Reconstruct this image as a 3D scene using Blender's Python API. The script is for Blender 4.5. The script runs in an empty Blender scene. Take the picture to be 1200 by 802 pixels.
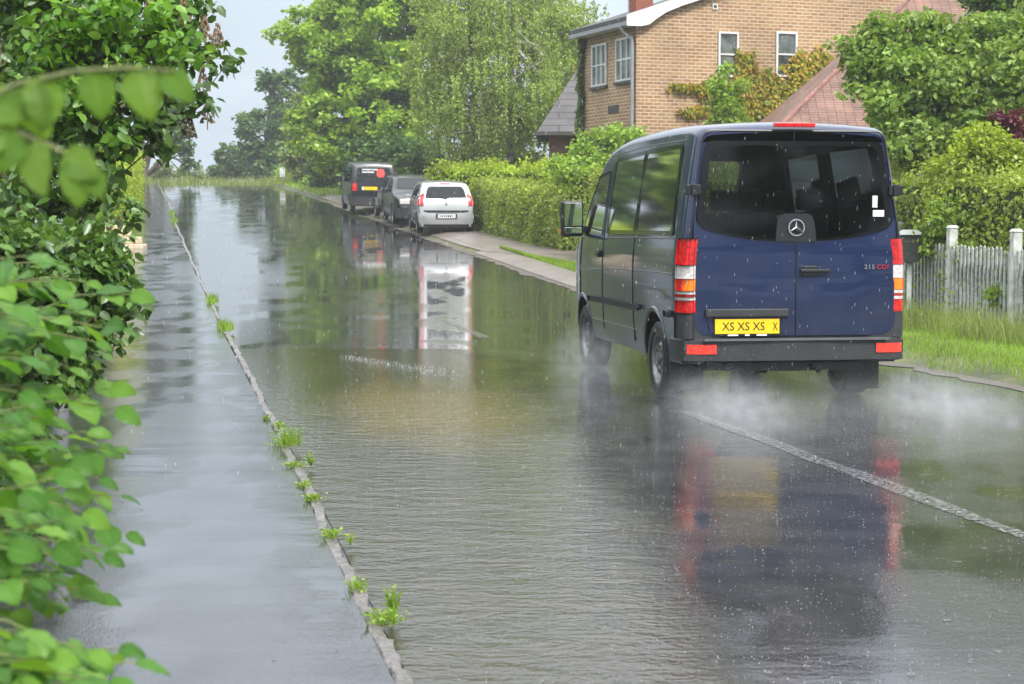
import bpy, bmesh, math, random
import numpy as np
from mathutils import Vector, Matrix
random.seed(7); RNG = np.random.default_rng(11)
scene = bpy.context.scene; col = scene.collection
PI = math.pi

# ------------------------------------------------------------------ camera
FPX = 2060.0; EYE = 1.55; PITCH = math.atan(139/FPX)
cd = bpy.data.cameras.new('camera'); cam = bpy.data.objects.new('camera', cd); col.objects.link(cam)
cam.location = (0, 0, EYE); cam.rotation_euler = (PI/2-PITCH, 0, 0)
cd.sensor_width = 36; cd.lens = 36*FPX/1200; cd.clip_start = .05; cd.clip_end = 3000
cd.dof.use_dof = True; cd.dof.focus_distance = 15.5; cd.dof.aperture_fstop = 7.5
scene.camera = cam

# ------------------------------------------------------------------ sky, sun, exposure
SUN_EL, SUN_AZ = 50, 152          # a bright patch of cloud behind the camera, to the right
w = bpy.data.worlds.new('World'); scene.world = w; w.use_nodes = True
nt = w.node_tree; N = nt.nodes; L = nt.links; N.clear()
sky = N.new('ShaderNodeTexSky'); sky.sky_type = 'NISHITA'; sky.sun_disc = False
sky.sun_elevation = math.radians(SUN_EL); sky.sun_rotation = math.radians(SUN_AZ)
sky.air_density = 1.5; sky.dust_density = 4.0; sky.ozone_density = 2.0
tc = N.new('ShaderNodeTexCoord'); sx = N.new('ShaderNodeSeparateXYZ'); L.new(tc.outputs['Generated'], sx.inputs[0])
cr = N.new('ShaderNodeValToRGB'); L.new(sx.outputs[2], cr.inputs[0])
e = cr.color_ramp.elements
e[0].position = 0.0; e[0].color = (3.6/20, 4.2/20, 4.9/20, 1)
e[1].position = .75; e[1].color = (16/20, 16.6/20, 17.2/20, 1)
m2 = e.new(.13); m2.color = (4.2/20, 4.85/20, 5.6/20, 1)
m3 = e.new(.30); m3.color = (8.2/20, 8.8/20, 9.6/20, 1)
mp = N.new('ShaderNodeMapping'); mp.inputs['Scale'].default_value = (2.2, 2.2, 7.0); L.new(tc.outputs['Generated'], mp.inputs[0])
nz = N.new('ShaderNodeTexNoise'); nz.inputs['Scale'].default_value = 1.6; nz.inputs['Detail'].default_value = 5; L.new(mp.outputs[0], nz.inputs[0])
mr = N.new('ShaderNodeMapRange'); mr.inputs[1].default_value = .3; mr.inputs[2].default_value = .7; mr.inputs[3].default_value = 16.0; mr.inputs[4].default_value = 23.5
L.new(nz.outputs[0], mr.inputs[0])
vm = N.new('ShaderNodeVectorMath'); vm.operation = 'SCALE'; L.new(cr.outputs[0], vm.inputs[0]); L.new(mr.outputs[0], vm.inputs['Scale'])
mx = N.new('ShaderNodeMix'); mx.data_type = 'RGBA'; mx.inputs[0].default_value = .9
L.new(sky.outputs[0], mx.inputs[6]); L.new(vm.outputs[0], mx.inputs[7])
bg = N.new('ShaderNodeBackground'); bg.inputs[1].default_value = .1; L.new(mx.outputs[2], bg.inputs[0])
ow = N.new('ShaderNodeOutputWorld'); L.new(bg.outputs[0], ow.inputs[0])
sd = bpy.data.lights.new('sun', 'SUN'); sd.energy = 2.6; sd.angle = math.radians(14); sd.color = (1, .96, .9)
so = bpy.data.objects.new('sun', sd); col.objects.link(so)
_a, _e = math.radians(SUN_AZ), math.radians(SUN_EL)
sdir = Vector((math.sin(_a)*math.cos(_e), math.cos(_a)*math.cos(_e), math.sin(_e)))
so.rotation_euler = sdir.to_track_quat('Z', 'Y').to_euler(); so.location = (-8, -8, 20)
scene.view_settings.view_transform = 'Standard'; scene.view_settings.look = 'None'
scene.view_settings.exposure = 0.8; scene.view_settings.gamma = 1
scene.render.engine = 'CYCLES'
cy = scene.cycles; cy.max_bounces = 8; cy.diffuse_bounces = 3; cy.glossy_bounces = 4; cy.transmission_bounces = 6
cy.transparent_max_bounces = 12; cy.volume_bounces = 1; cy.volume_step_rate = 2.0; cy.use_denoising = True
cy.caustics_reflective = False; cy.caustics_refractive = False; cy.sample_clamp_indirect = 6

# ------------------------------------------------------------------ helpers: places
def zr(Y):
    """height of the road: level in the dip, then a rise to a crest"""
    if Y < 20: return 0.0
    if Y < 36: return .0525*(Y-20)**2/32
    if Y < 96: return .42+.0525*(Y-36)
    if Y < 112: return 3.57+.0525*(Y-96)-.0043*(Y-96)**2
    return 3.309-.085*(Y-112) if Y < 150 else .079
def pt(px, py, Y):
    u = (px-600)/FPX; v = (401-py)/FPX
    fy = math.cos(PITCH)+v*math.sin(PITCH); fz = -math.sin(PITCH)+v*math.cos(PITCH)
    return Vector((u/fy*Y, Y, EYE+fz/fy*Y))
def xk(Y):                      # kerb line between pavement and road
    return float(np.interp(Y, [-8, 6, 10, 16.3, 22.2, 29.9, 40.4, 57.5, 72, 90, 125, 160], [2.4, -.40, -1.16, -2.38, -3.55, -5.1, -7.35, -11.0, -14.0, -17.9, -25.6, -40]))
def xr(Y):                      # right edge of the road
    return xk(Y)+7.15-.008*max(Y-20, 0)
DIR = Vector((-.2, 1, 0)).normalized(); SIDE = Vector((1, .2, 0)).normalized(); ROADA = math.atan(.2)

# ------------------------------------------------------------------ helpers: materials
def hexc(*c): return (c[0], c[1], c[2], 1)
def mat(name, c, rough=.5, metal=0, var=.12, vs=8, bump=0, bs=40, coat=0, spec=.5, emit=0, c2=None, trans=0):
    m = bpy.data.materials.new(name); m.use_nodes = True; t = m.node_tree; b = t.nodes['Principled BSDF']
    b.inputs['Roughness'].default_value = rough; b.inputs['Metallic'].default_value = metal
    b.inputs['Specular IOR Level'].default_value = spec
    if coat: b.inputs['Coat Weight'].default_value = coat; b.inputs['Coat Roughness'].default_value = .04
    tc = t.nodes.new('ShaderNodeTexCoord')
    n = t.nodes.new('ShaderNodeTexNoise'); n.inputs['Scale'].default_value = vs; n.inputs['Detail'].default_value = 6
    t.links.new(tc.outputs['Object'], n.inputs[0])
    x = t.nodes.new('ShaderNodeMix'); x.data_type = 'RGBA'
    r = t.nodes.new('ShaderNodeMapRange'); r.inputs[1].default_value = .3; r.inputs[2].default_value = .7
    t.links.new(n.outputs[0], r.inputs[0]); t.links.new(r.outputs[0], x.inputs[0])
    a = c2 if c2 else tuple(v*(1-var*1.6) for v in c); d = tuple(min(1, v*(1+var)) for v in c)
    x.inputs[6].default_value = hexc(*a); x.inputs[7].default_value = hexc(*d)
    t.links.new(x.outputs[2], b.inputs['Base Color'])
    if emit: t.links.new(x.outputs[2], b.inputs['Emission Color']); b.inputs['Emission Strength'].default_value = emit
    if bump:
        n2 = t.nodes.new('ShaderNodeTexNoise'); n2.inputs['Scale'].default_value = bs; n2.inputs['Detail'].default_value = 4
        t.links.new(tc.outputs['Object'], n2.inputs[0])
        bp = t.nodes.new('ShaderNodeBump'); bp.inputs['Strength'].default_value = 1; bp.inputs['Distance'].default_value = bump
        t.links.new(n2.outputs[0], bp.inputs['Height']); t.links.new(bp.outputs[0], b.inputs['Normal'])
    if trans: b.inputs['Transmission Weight'].default_value = trans
    return m
def leafmat(name, ca, cb, cc=None, rough=.38, transl=.35, veins=False, spec=.25):
    m = bpy.data.materials.new(name); m.use_nodes = True; t = m.node_tree; b = t.nodes['Principled BSDF']; out = t.nodes['Material Output']
    g = t.nodes.new('ShaderNodeNewGeometry'); r = t.nodes.new('ShaderNodeValToRGB')
    t.links.new(g.outputs['Random Per Island'], r.inputs[0])
    el = r.color_ramp.elements; el[0].color = hexc(*ca); el[1].color = hexc(*(cc or cb)); k = el.new(.55); k.color = hexc(*cb)
    tc = t.nodes.new('ShaderNodeTexCoord'); n = t.nodes.new('ShaderNodeTexNoise'); n.inputs['Scale'].default_value = .8; n.inputs['Detail'].default_value = 3
    t.links.new(tc.outputs['Object'], n.inputs[0])
    mr = t.nodes.new('ShaderNodeMapRange'); mr.inputs[1].default_value = .3; mr.inputs[2].default_value = .7; mr.inputs[3].default_value = .68; mr.inputs[4].default_value = 1.3
    t.links.new(n.outputs[0], mr.inputs[0])
    s = t.nodes.new('ShaderNodeVectorMath'); s.operation = 'SCALE'; t.links.new(r.outputs[0], s.inputs[0]); t.links.new(mr.outputs[0], s.inputs['Scale'])
    src = s.outputs[0]
    if veins:
        uv = t.nodes.new('ShaderNodeUVMap'); sp = t.nodes.new('ShaderNodeSeparateXYZ'); t.links.new(uv.outputs[0], sp.inputs[0])
        def mth(op, a, b_=None, v=None):
            q = t.nodes.new('ShaderNodeMath'); q.operation = op; t.links.new(a, q.inputs[0])
            if b_ is not None: t.links.new(b_, q.inputs[1])
            if v is not None: q.inputs[1].default_value = v
            return q.outputs[0]
        av = mth('ABSOLUTE', mth('SUBTRACT', sp.outputs[1], v=.5))
        ph = mth('SUBTRACT', mth('MULTIPLY', sp.outputs[0], v=9.0), mth('MULTIPLY', av, v=9.0))
        sv = mth('ABSOLUTE', mth('SUBTRACT', mth('FRACT', ph), v=.5))
        line = mth('LESS_THAN', sv, v=.06); mid = mth('LESS_THAN', av, v=.018); ln = mth('MAXIMUM', line, mid)
        x = t.nodes.new('ShaderNodeMix'); x.data_type = 'RGBA'; x.inputs[7].default_value = hexc(*tuple(v*1.5 for v in cb))
        t.links.new(mth('MULTIPLY', ln, v=.7), x.inputs[0]); t.links.new(src, x.inputs[6]); src = x.outputs[2]
        bp = t.nodes.new('ShaderNodeBump'); bp.inputs['Distance'].default_value = .0022; bp.inputs['Strength'].default_value = 1
        t.links.new(sv, bp.inputs['Height']); t.links.new(bp.outputs[0], b.inputs['Normal'])
    t.links.new(src, b.inputs['Base Color']); b.inputs['Roughness'].default_value = rough; b.inputs['Specular IOR Level'].default_value = spec
    tr = t.nodes.new('ShaderNodeBsdfTranslucent')
    s2 = t.nodes.new('ShaderNodeVectorMath'); s2.operation = 'MULTIPLY'; s2.inputs[1].default_value = (1.5, 1.35, .6)
    t.links.new(src, s2.inputs[0]); t.links.new(s2.outputs[0], tr.inputs[0])
    ms = t.nodes.new('ShaderNodeMixShader'); ms.inputs[0].default_value = transl
    t.links.new(b.outputs[0], ms.inputs[1]); t.links.new(tr.outputs[0], ms.inputs[2]); t.links.new(ms.outputs[0], out.inputs[0])
    return m

# ------------------------------------------------------------------ helpers: objects
def tag(o, label=None, cat=None, group=None, kind=None):
    if label: o['label'] = label
    if cat: o['category'] = cat
    if group: o['group'] = group
    if kind: o['kind'] = kind
    return o
def thing(name, label, cat, loc=(0, 0, 0), rz=0, group=None):
    o = bpy.data.objects.new(name, None); col.objects.link(o); o.location = loc; o.rotation_euler = (0, 0, rz); o.empty_display_size = .3
    return tag(o, label, cat, group)
def link(name, me, parent=None):
    o = bpy.data.objects.new(name, me); col.objects.link(o)
    if parent: o.parent = parent
    return o
def copy_tree(o, parent=None):
    c = o.copy(); col.objects.link(c); c.parent = parent
    for ch in list(o.children): copy_tree(ch, c)
    return c
class MB:
    def __init__(s): s.v = []; s.f = []; s.m = []; s.uv = {}
    def add(s, vs, fs, mi=0):
        k = len(s.v); s.v += [tuple(p) for p in vs]
        for f in fs: s.f.append(tuple(i+k for i in f)); s.m.append(mi)
        return s
    def box(s, c, d, rz=0, mi=0, taper=1.0):
        vs = []
        for z, k in ((-.5, 1), (.5, taper)):
            for x, y in ((-.5, -.5), (.5, -.5), (.5, .5), (-.5, .5)):
                X, Y = x*d[0]*k, y*d[1]*k
                vs.append((c[0]+X*math.cos(rz)-Y*math.sin(rz), c[1]+X*math.sin(rz)+Y*math.cos(rz), c[2]+z*d[2]))
        return s.add(vs, [(3, 2, 1, 0), (4, 5, 6, 7), (0, 1, 5, 4), (1, 2, 6, 5), (2, 3, 7, 6), (3, 0, 4, 7)], mi)
    def tube(s, pts, r, n=8, mi=0):
        pts = [Vector(p) for p in pts]; rs = r if isinstance(r, (list, tuple)) else [r]*len(pts)
        vs = []; prev = None
        for i, p in enumerate(pts):
            d = (pts[min(i+1, len(pts)-1)]-pts[max(i-1, 0)]).normalized()
            a = prev if prev is not None else (Vector((0, 0, 1)) if abs(d.z) < .9 else Vector((1, 0, 0)))
            x = (a-d*a.dot(d)); x = x.normalized() if x.length > 1e-6 else d.orthogonal().normalized(); prev = x; y = d.cross(x)
            for k in range(n):
                t = 2*PI*k/n; vs.append(p+(x*math.cos(t)+y*math.sin(t))*rs[i])
        fs = [(i*n+k, i*n+(k+1) % n, (i+1)*n+(k+1) % n, (i+1)*n+k) for i in range(len(pts)-1) for k in range(n)]
        fs += [tuple(range(n-1, -1, -1)), tuple((len(pts)-1)*n+k for k in range(n))]
        return s.add(vs, fs, mi)
    def lathe(s, prof, axis='X', c=(0, 0, 0), n=32, mi=0, close=False):
        vs = []
        for (a, r) in prof:
            for k in range(n):
                t = 2*PI*k/n; p, q = r*math.cos(t), r*math.sin(t)
                v = {'X': (a, p, q), 'Y': (p, a, q), 'Z': (p, q, a)}[axis]
                vs.append((v[0]+c[0], v[1]+c[1], v[2]+c[2]))
        m_ = len(prof); fs = [(i*n+k, i*n+(k+1) % n, ((i+1) % m_)*n+(k+1) % n, ((i+1) % m_)*n+k) for i in range(m_ if close else m_-1) for k in range(n)]
        return s.add(vs, fs, mi)
    def prism(s, poly, ax, a, b, mi=0):
        """polygon in the two axes other than ax, extruded from a to b"""
        def P(p, q): return {'X': (q, p[0], p[1]), 'Y': (p[0], q, p[1]), 'Z': (p[0], p[1], q)}[ax]
        n = len(poly); vs = [P(p, a) for p in poly]+[P(p, b) for p in poly]
        fs = [tuple(range(n-1, -1, -1)), tuple(range(n, 2*n))]+[(i, (i+1) % n, n+(i+1) % n, n+i) for i in range(n)]
        return s.add(vs, fs, mi)
    def wall(s, a, b, z0, z1, mi=0):                      # vertical quad with uv in metres
        a = Vector(a); b = Vector(b); l = (b-a).length; k = len(s.f)
        s.add([(a.x, a.y, z0), (b.x, b.y, z0), (b.x, b.y, z1), (a.x, a.y, z1)], [(0, 1, 2, 3)], mi)
        s.uv[k] = [(0, z0), (l, z0), (l, z1), (0, z1)]; return s
    def build(s, name, mats, parent=None, smooth=False, fix=True, bevel=0, sharp=None):
        me = bpy.data.meshes.new(name); me.from_pydata(s.v, [], s.f)
        for m in (mats if isinstance(mats, (list, tuple)) else [mats]): me.materials.append(m)
        me.polygons.foreach_set('material_index', s.m)
        if s.uv:
            ul = me.uv_layers.new(name='UVMap')
            for fi, uvs in s.uv.items():
                for li, c in zip(me.polygons[fi].loop_indices, uvs): ul.data[li].uv = c
        if fix and not s.uv:
            bm = bmesh.new(); bm.from_mesh(me); bmesh.ops.recalc_face_normals(bm, faces=bm.faces)
            if bevel: bmesh.ops.bevel(bm, geom=[e for e in bm.edges if e.is_manifold and e.calc_face_angle(0) > .6], offset=bevel, segments=2, profile=.6, affect='EDGES')
            bm.to_mesh(me); bm.free()
        if smooth:
            me.polygons.foreach_set('use_smooth', [True]*len(me.polygons))
            me.set_sharp_from_angle(angle=math.radians(sharp or 40))
        me.update(); return link(name, me, parent)
def npmesh(name, V, F, mats, mi=None, smooth=True, uv=None):
    """fast mesh from arrays, F is (n,3) or (n,4)"""
    me = bpy.data.meshes.new(name); V = np.asarray(V, np.float32); F = np.asarray(F, np.int32); n, k = F.shape
    me.vertices.add(len(V)); me.vertices.foreach_set('co', V.ravel())
    me.loops.add(n*k); me.loops.foreach_set('vertex_index', F.ravel())
    me.polygons.add(n); me.polygons.foreach_set('loop_start', np.arange(0, n*k, k, dtype=np.int32))
    for m in (mats if isinstance(mats, (list, tuple)) else [mats]): me.materials.append(m)
    if mi is not None: me.polygons.foreach_set('material_index', np.asarray(mi, np.int32))
    me.polygons.foreach_set('use_smooth', np.full(n, bool(smooth)))
    if uv is not None: u = me.uv_layers.new(name='UVMap'); u.data.foreach_set('uv', np.asarray(uv, np.float32)[F.ravel()].ravel())
    me.update(calc_edges=True); return me
def rpoly(pts, r, n=5):
    """rounded polygon, r one radius or one per corner"""
    out = []; k = len(pts); rs = r if isinstance(r, (list, tuple)) else [r]*k
    for i in range(k):
        p = Vector(pts[i]).to_2d(); a = Vector(pts[i-1]).to_2d()-p; b = Vector(pts[(i+1) % k]).to_2d()-p
        ra = min(rs[i], a.length*.45, b.length*.45); s = p+a.normalized()*ra; e_ = p+b.normalized()*ra
        if rs[i] <= 0: out.append((p.x, p.y)); continue
        for j in range(n+1):
            t = j/n; q = s*(1-t)**2+p*2*t*(1-t)+e_*t*t; out.append((q.x, q.y))
    return out
def patch(outline, fn, nv=12, nu=12, depth=.01):
    """sheet over a row-convex outline (u,v), set on the surface fn(u,v)->(x,y,z); with a skirt going back along the surface normal"""
    vs_ = [p[1] for p in outline]; v0, v1 = min(vs_), max(vs_); n = len(outline)
    def span(v):
        us = []
        for i in range(n):
            a, b = outline[i], outline[(i+1) % n]
            if (a[1]-v)*(b[1]-v) <= 0 and a[1] != b[1]: us.append(a[0]+(b[0]-a[0])*(v-a[1])/(b[1]-a[1]))
        return (min(us), max(us)) if us else (0, 0)
    V = []; eps = (v1-v0)*.004
    for i in range(nv+1):
        t = (1-math.cos(PI*i/nv))/2; v = v0+eps+(v1-v0-2*eps)*t; a, b = span(v)
        V += [Vector(fn(a+(b-a)*j/nu, v)) for j in range(nu+1)]
    W = nu+1; F = [(i*W+j, i*W+j+1, (i+1)*W+j+1, (i+1)*W+j) for i in range(nv) for j in range(nu)]
    mid = (nv//2)*W+nu//2; nn = (V[mid+1]-V[mid-1]).cross(V[mid+W]-V[mid-W]).normalized()
    border = list(range(W))+[i*W+nu for i in range(1, nv+1)]+[nv*W+j for j in range(nu-1, -1, -1)]+[i*W for i in range(nv-1, 0, -1)]
    k = len(V); V += [V[i]-nn*depth for i in border]; nb = len(border)
    F += [(border[i], k+i, k+(i+1) % nb, border[(i+1) % nb]) for i in range(nb)]
    return MB().add(V, F)
def text(body, size, name, m, parent, loc, rot, ext=.001, align='LEFT', sx=1):
    cu = bpy.data.curves.new(name, 'FONT'); cu.body = body; cu.size = size; cu.extrude = ext; cu.align_x = align; cu.resolution_u = 3
    to = bpy.data.objects.new(name+'_src', cu); col.objects.link(to); bpy.context.view_layer.update()
    me = bpy.data.meshes.new_from_object(to.evaluated_get(bpy.context.evaluated_depsgraph_get())); bpy.data.objects.remove(to); bpy.data.curves.remove(cu)
    me.name = name; me.materials.clear(); me.materials.append(m)
    o = link(name, me, parent); o.location = loc; o.rotation_euler = rot; o.scale = (sx, 1, 1); return o
def arr(*a): return np.array(a, float)
# leaf templates: (along, across, normal)
LT4 = (arr((0, 0, 0), (.45, .33, .06), (1, 0, -.06), (.45, -.33, .06)), np.array([(0, 3, 2, 1)]), None)
LT8 = (arr((0, 0, 0), (.22, .26, .04), (.6, .27, .02), (1, 0, -.12), (.6, -.27, .02), (.22, -.26, .04), (.4, 0, -.03)),
       np.array([(0, 6, 1, 1), (6, 2, 1, 1), (6, 3, 2, 2), (0, 5, 6, 6), (6, 5, 4, 4), (6, 4, 3, 3)]), None)
def _detail():
    V, U, F = [], [], []; nu, nv = 10, 6
    for i in range(nu+1):
        u = i/nu; w_ = .39*(math.sin(PI*u**.78)**.68 if 0 < u < 1 else 0)*(1-.18*u)
        if i % 2 and 0 < i < nu: w_ *= 1.07
        for j in range(nv+1):
            v = j/nv*2-1; V.append((u, v*w_, .10*abs(v)*w_*2-.16*u*u+.02*math.sin(u*18)*abs(v))); U.append((u, (v+1)/2))
    for i in range(nu):
        for j in range(nv): a = i*(nv+1)+j; F.append((a, a+nv+1, a+nv+2, a+1))
    return arr(*V), np.array(F), arr(*U)
LTD = _detail()
def leaves(name, P, T, Nn, S, tpl, m, parent=None):
    """one mesh of leaves at P, tips towards T, faces towards Nn, length S"""
    P = np.asarray(P, float); T = T/np.maximum(np.linalg.norm(T, axis=1, keepdims=True), 1e-6)
    Nn = Nn-T*np.sum(Nn*T, 1, keepdims=True); Nn = Nn/np.maximum(np.linalg.norm(Nn, axis=1, keepdims=True), 1e-6); B = np.cross(Nn, T)
    tv, tf, tu = tpl; S = np.broadcast_to(S, (len(P),))
    V = P[:, None, :]+S[:, None, None]*(tv[None, :, 0:1]*T[:, None]+tv[None, :, 1:2]*B[:, None]+tv[None, :, 2:3]*Nn[:, None])
    k = len(tv); n = len(P)
    if (tf.shape[1] == 4) and (tf[:, 2] == tf[:, 3]).any(): tf = tf[:, :3]
    F = (tf[None]+(np.arange(n)*k)[:, None, None]).reshape(-1, tf.shape[1])
    me = npmesh(name, V.reshape(-1, 3), F, m, smooth=True, uv=np.tile(tu, (n, 1)) if tu is not None else None)
    return link(name, me, parent)
def rnd(n, up=.6, seed=None):
    d = RNG.normal(size=(n, 3)); d /= np.linalg.norm(d, axis=1, keepdims=True); d[:, 2] = d[:, 2]+up; return d
def foliage(name, clumps, nper, rc, size, m, parent=None, tpl=LT4, up=.7, droop=.3, hang=0, flat=.7):
    C = np.asarray(clumps, float); n = len(C)*nper; P = np.repeat(C, nper, 0)
    if hang:
        st = RNG.normal(size=(len(C)*6, 2))*rc; idx = np.arange(n) % (len(C)*6) if False else (np.repeat(np.arange(len(C)), nper)*6+RNG.integers(0, 6, n))
        Lh = np.abs(RNG.normal(size=len(st)))*hang+hang*.5; t = RNG.random(n)
        P = P.copy(); P[:, :2] += st[idx]*(1-.15*t[:, None])+RNG.normal(size=(n, 2))*.035; P[:, 2] -= t*Lh[idx]-hang*.4
    else:
        d = RNG.normal(size=(n, 3)); d /= np.linalg.norm(d, axis=1, keepdims=True); r = RNG.random(n)**.45*rc
        d[:, 2] *= flat; P = P+d*r[:, None]
    T = RNG.normal(size=(n, 3)); T[:, 2] = T[:, 2]*.5-droop
    Nn = rnd(n, up); S = size*(.7+.6*RNG.random(n))
    return leaves(name, P, T, Nn, S, tpl, m, parent)
def ell_points(blobs, n, inner=.5):
    out = []; vol = np.array([b[3]*b[4]*b[5] for b in blobs])**.67; vol = vol/vol.sum()
    for b, k in zip(blobs, np.maximum(1, np.round(vol*n)).astype(int)):
        d = RNG.normal(size=(k, 3)); d /= np.linalg.norm(d, axis=1, keepdims=True); r = inner+(1-inner)*RNG.random(k)
        out.append(np.array(b[:3])+d*r[:, None]*np.array(b[3:6]))
    return np.vstack(out)
def bent(a, b, k=4, amp=.08, sag=0):
    a = Vector(a); b = Vector(b); l = (b-a).length; out = []
    for i in range(k+1):
        t = i/k; o_ = Vector((random.gauss(0, 1), random.gauss(0, 1), random.gauss(0, .6)))*amp*l*(math.sin(PI*t)**.8 if 0 < t < 1 else 0)*.5
        out.append(a.lerp(b, t)+o_+Vector((0, 0, sag*l*math.sin(PI*t))))
    return out
def tree(name, label, cat, base, tr, blobs, nsub, nper, rc, size, lm, bm_, group=None, top=None, hang=0, tpl=LT4, up=.7, inner=.45, lean=(0, 0), twigs=.35, droop=.3, crown='crown', limb=1.0):
    t = thing(name, label, cat, base, 0, group); B = Vector(base)
    zt = top or max(b[2] for b in blobs)
    topp = Vector((lean[0], lean[1], zt-B.z)); mb = MB()
    tp = bent((0, 0, -.2), topp, 6, .05); mb.tube(tp, [tr*(1.25 if i == 0 else 1-.13*i) for i in range(7)], 9)
    rel = [(b[0]-B.x, b[1]-B.y, b[2]-B.z)+tuple(b[3:6]) for b in blobs]
    C = ell_points(rel, nsub, inner)
    cents = [Vector(b[:3]) for b in rel]
    for c in cents:
        a = tp[random.randint(1, 4)]
        if (c-a).length > .3: mb.tube(bent(a, c, 4, .12), [tr*.45*limb, tr*.38*limb, tr*.3*limb, tr*.22*limb, tr*.14*limb], 6)
    for p in C:
        if random.random() < twigs:
            p = Vector(p); c = min(cents, key=lambda q: (q-p).length); mb.tube(bent(c, p, 3, .15), [tr*.13, tr*.1, tr*.07, tr*.03], 4)
    mb.build('trunk' if tr > .06 else 'branches', bm_, t, smooth=True)
    foliage(crown, C, nper, rc, size, lm, t, tpl, up, droop, hang)
    return t
def hedge(name, label, pts, h, thick, size, lm, dens, core, zf=None, rough=.06, tpl=LT4, cat='hedge', round_=.15, group=None):
    """clipped hedge along a line of (x,y) points"""
    t = thing(name, label, cat, (pts[0][0], pts[0][1], (zf or (lambda x, y: zr(y)+.08))(*pts[0])), 0, group); o = Vector(t.location)
    zf = zf or (lambda x, y: zr(y)+.08)
    P = []; Nn = []; cb = MB()
    for (a, b) in zip(pts[:-1], pts[1:]):
        a = Vector((a[0], a[1], 0)); b = Vector((b[0], b[1], 0)); d = (b-a); l = d.length; d.normalize(); s = Vector((d.y, -d.x, 0))
        per = 2*h+thick; n = int(l*per*dens)
        tt = RNG.random(n)*l; q = RNG.random(n)*per
        for i in range(n):
            u, v = tt[i], q[i]
            if v < h: off, z, nn = thick/2, v, s
            elif v < h+thick: off, z, nn = thick/2-(v-h), h, Vector((0, 0, 1))
            else: off, z, nn = -thick/2, v-h-thick, -s
            if z > h-round_*2 and nn.z == 0: off *= 1-round_*((z-h+round_*2)/(2*round_))**2*.6/thick*2
            bul = rough*(math.sin(u*2.3+z*1.7)+math.sin(u*5.1-z*3+off)*.6+random.gauss(0, .9))
            p = a+d*u+s*off+nn*bul; zz = zf(p.x, p.y)+max(.02, z+(bul if nn.z else 0)); P.append((p.x-o.x, p.y-o.y, zz-o.z)); Nn.append((nn.x, nn.y, nn.z))
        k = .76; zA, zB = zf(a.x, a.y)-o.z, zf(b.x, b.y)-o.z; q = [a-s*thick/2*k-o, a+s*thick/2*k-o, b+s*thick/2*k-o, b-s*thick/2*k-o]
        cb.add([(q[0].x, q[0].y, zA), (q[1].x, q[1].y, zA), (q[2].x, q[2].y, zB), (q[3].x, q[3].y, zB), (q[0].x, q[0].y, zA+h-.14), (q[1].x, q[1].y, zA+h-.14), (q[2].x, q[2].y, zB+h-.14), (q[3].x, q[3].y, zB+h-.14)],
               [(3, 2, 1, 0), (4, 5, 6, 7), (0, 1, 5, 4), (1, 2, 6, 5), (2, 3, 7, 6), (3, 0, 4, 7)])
    for (q0, q1) in ((pts[0], pts[1]), (pts[-1], pts[-2])):
        a = Vector((q0[0], q0[1], 0)); dd = (a-Vector((q1[0], q1[1], 0))).normalized(); s = Vector((dd.y, -dd.x, 0))
        for _ in range(int(h*thick*dens)):
            p = a+s*random.uniform(-.5, .5)*thick+dd*random.gauss(.03, rough); P.append((p.x-o.x, p.y-o.y, zf(p.x, p.y)-o.z+random.uniform(.02, h-.03))); Nn.append(tuple(dd))
    P = np.array(P); Nn = np.array(Nn)+RNG.normal(size=P.shape)*.55; T = RNG.normal(size=P.shape)*.8; T[:, 2] += .35
    leaves('leaves', P, T, Nn, size*(.7+.6*RNG.random(len(P))), tpl, lm, t)
    cb.build('branches', core, t)  # solid dark box put inside to block the view through the leaves
    return t

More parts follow.
